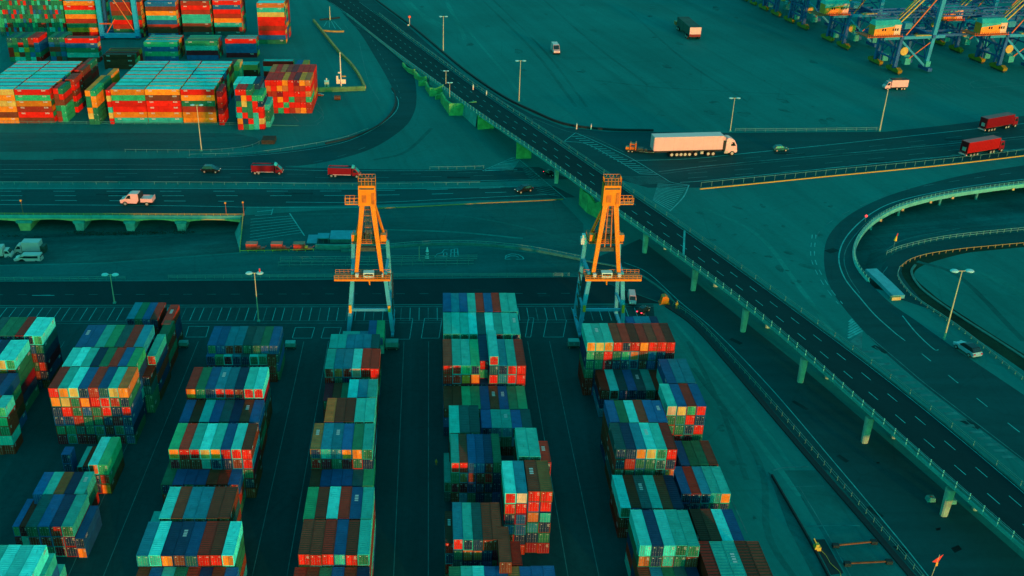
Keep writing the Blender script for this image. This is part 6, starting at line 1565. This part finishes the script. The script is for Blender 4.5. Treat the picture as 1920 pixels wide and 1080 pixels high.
# trench pocket, lower right
PATCHD = ground_mat('pocket_edge', (.002, .105, .100), tone=.3, big=.1, streak=-1.0); BAY = ground_mat('bay_concrete', (.003, .125, .118), tone=.2, big=.06, streak=-1.0)
sheet('verge', wpts([(1440, 885), (1452, 893), (1486, 955), (1528, 1030), (1562, 1100), (1535, 1100), (1478, 990)]), .0212, PATCHD)
sheet('pavement', wpts([(1470, 882), (1552, 882), (1700, 1060), (1728, 1100), (1612, 1100), (1540, 985)]), .0216, BAY)
for q in ([(1500, 911), (1560, 910)], [(1517, 988), (1634, 986)]): pass
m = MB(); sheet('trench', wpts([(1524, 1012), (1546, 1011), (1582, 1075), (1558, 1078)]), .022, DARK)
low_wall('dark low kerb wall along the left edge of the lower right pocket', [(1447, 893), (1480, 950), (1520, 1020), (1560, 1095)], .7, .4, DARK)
for i, (a, b, lb_) in enumerate((((1566, 1026), (1638, 1019), 'upper rust brown bar with dark feet laid across the lower right pocket'), ((1588, 1060), (1666, 1056), 'lower rust brown bar with dark feet laid across the lower right pocket'))):
    A, B = at(*a), at(*b); e = empty('barrier_bar', (A + B) / 2); tag(e, lb_, 'barrier'); d = (B - A) / 2
    MB().beam(-d + Vector((0, 0, .6)), d + Vector((0, 0, .6)), .32).build('bar', paint('bar_rust', (.16, .06, .02), rough=.8, var=.3, dirt=.5, scale=.8), e)
    for s in (-1, 1): c = d * s; MB().box(c.x - .7, c.x + .7, c.y - .5, c.y + .5, 0, .9).build('foot', DARK, e)
e = empty('yellow_machine', at(1531, 1032)); tag(e, 'small yellow machine with a hose at the trench edge', 'machine')
m = MB(); m.box(-.7, .7, -.6, .6, .3, 1.3); m.box(-.5, .2, -.5, .4, 1.301, 2.0); m.build('body', YRAIL, e); MB().beam((-.3, .2, 1.9), (-.7, 1.0, 2.6), .22).build('arm', YRAIL, e)
m = MB(); P = smooth([Vector((.5, 0, .5)), Vector((1.4, -2, .3)), Vector((1.6, -4.5, .25)), Vector((2.6, -7, .2)), Vector((2.4, -8.5, .3))], 5)
for a, b in zip(P, P[1:]): m.tube(a, b, .06, n=6)
m.build('hose', YRAIL, e)
for px, py, lb_ in ((1783, 942, 'squat concrete block beside the nearest overpass column, right of it'), (1744, 938, 'squat concrete block in the shade left of the nearest overpass column')):
    e = empty('concrete_block', at(px, py)); tag(e, lb_, 'concrete block'); MB().hexa([(-1, -.8, 0), (1, -.8, 0), (1, .8, 0), (-1, .8, 0), (-.85, -.7, 1.1), (.85, -.7, 1.1), (.85, .7, 1.1), (-.85, .7, 1.1)]).build('block', CONC, e); MB().box(-.3, .3, -.1, .1, 1.1, 1.3).build('lifting_eye', MACH, e)
# drain covers and patches on the lower road, the stockpile by the verge, scrub by the arched bridge
PATCH = ground_mat('tar_patch', (.001, .014, .016), tone=.3, big=.2, streak=.3)
sheet('tar_patch', wpts([(1783, 1028), (1797, 1022), (1804, 1030), (1790, 1037)]), .026, PATCH); sheet('tar_patch', wpts([(1754, 991), (1764, 989), (1763, 994), (1756, 995)]), .026, PATCH); sheet('tar_patch', wpts([(1643, 867), (1649, 866), (1649, 869), (1644, 869)]), .026, PATCH)
e = empty('dark_pallet_stack', at(505, 266)); tag(e, 'dark square stack of boards at the tip of the verge', 'board stack')
for k in range(4): MB().box(-3.2, 3.0, -3.6, 3.4, .1 + k * .5, .48 + k * .5).build('board_layer', paint('stack_dark', (.05, .045, .03), rough=.9, var=.4, dirt=.4, scale=.8), e)
SCR = plain('scrub_leaf', (.012, .030, .014), .9); rs = random.Random(5); m = MB()
for (px, py, n_, sp) in ((25, 445, 60, 7), (70, 447, 40, 4), (155, 438, 90, 8), (215, 440, 110, 9), (245, 439, 120, 7), (290, 438, 110, 8), (340, 437, 110, 8), (180, 441, 60, 8)):
    c = at(px, py, -6.0)
    for _ in range(n_ * 2):
        p = c + Vector((rs.gauss(0, sp * .35), rs.gauss(0, .9), abs(rs.gauss(0, .35)) + .05)); s_ = rs.uniform(.2, .55); q = [Vector((rs.uniform(-1, 1), rs.uniform(-1, 1), rs.uniform(-.4, 1))) * s_ for _ in range(3)]
        m.poly([p + q[0], p + q[1], p + q[2]])
tag(m.build('scrub_grass', SCR), 'dark scrub and weeds on the dirt ground under the arched bridge', 'scrub', kind='stuff')
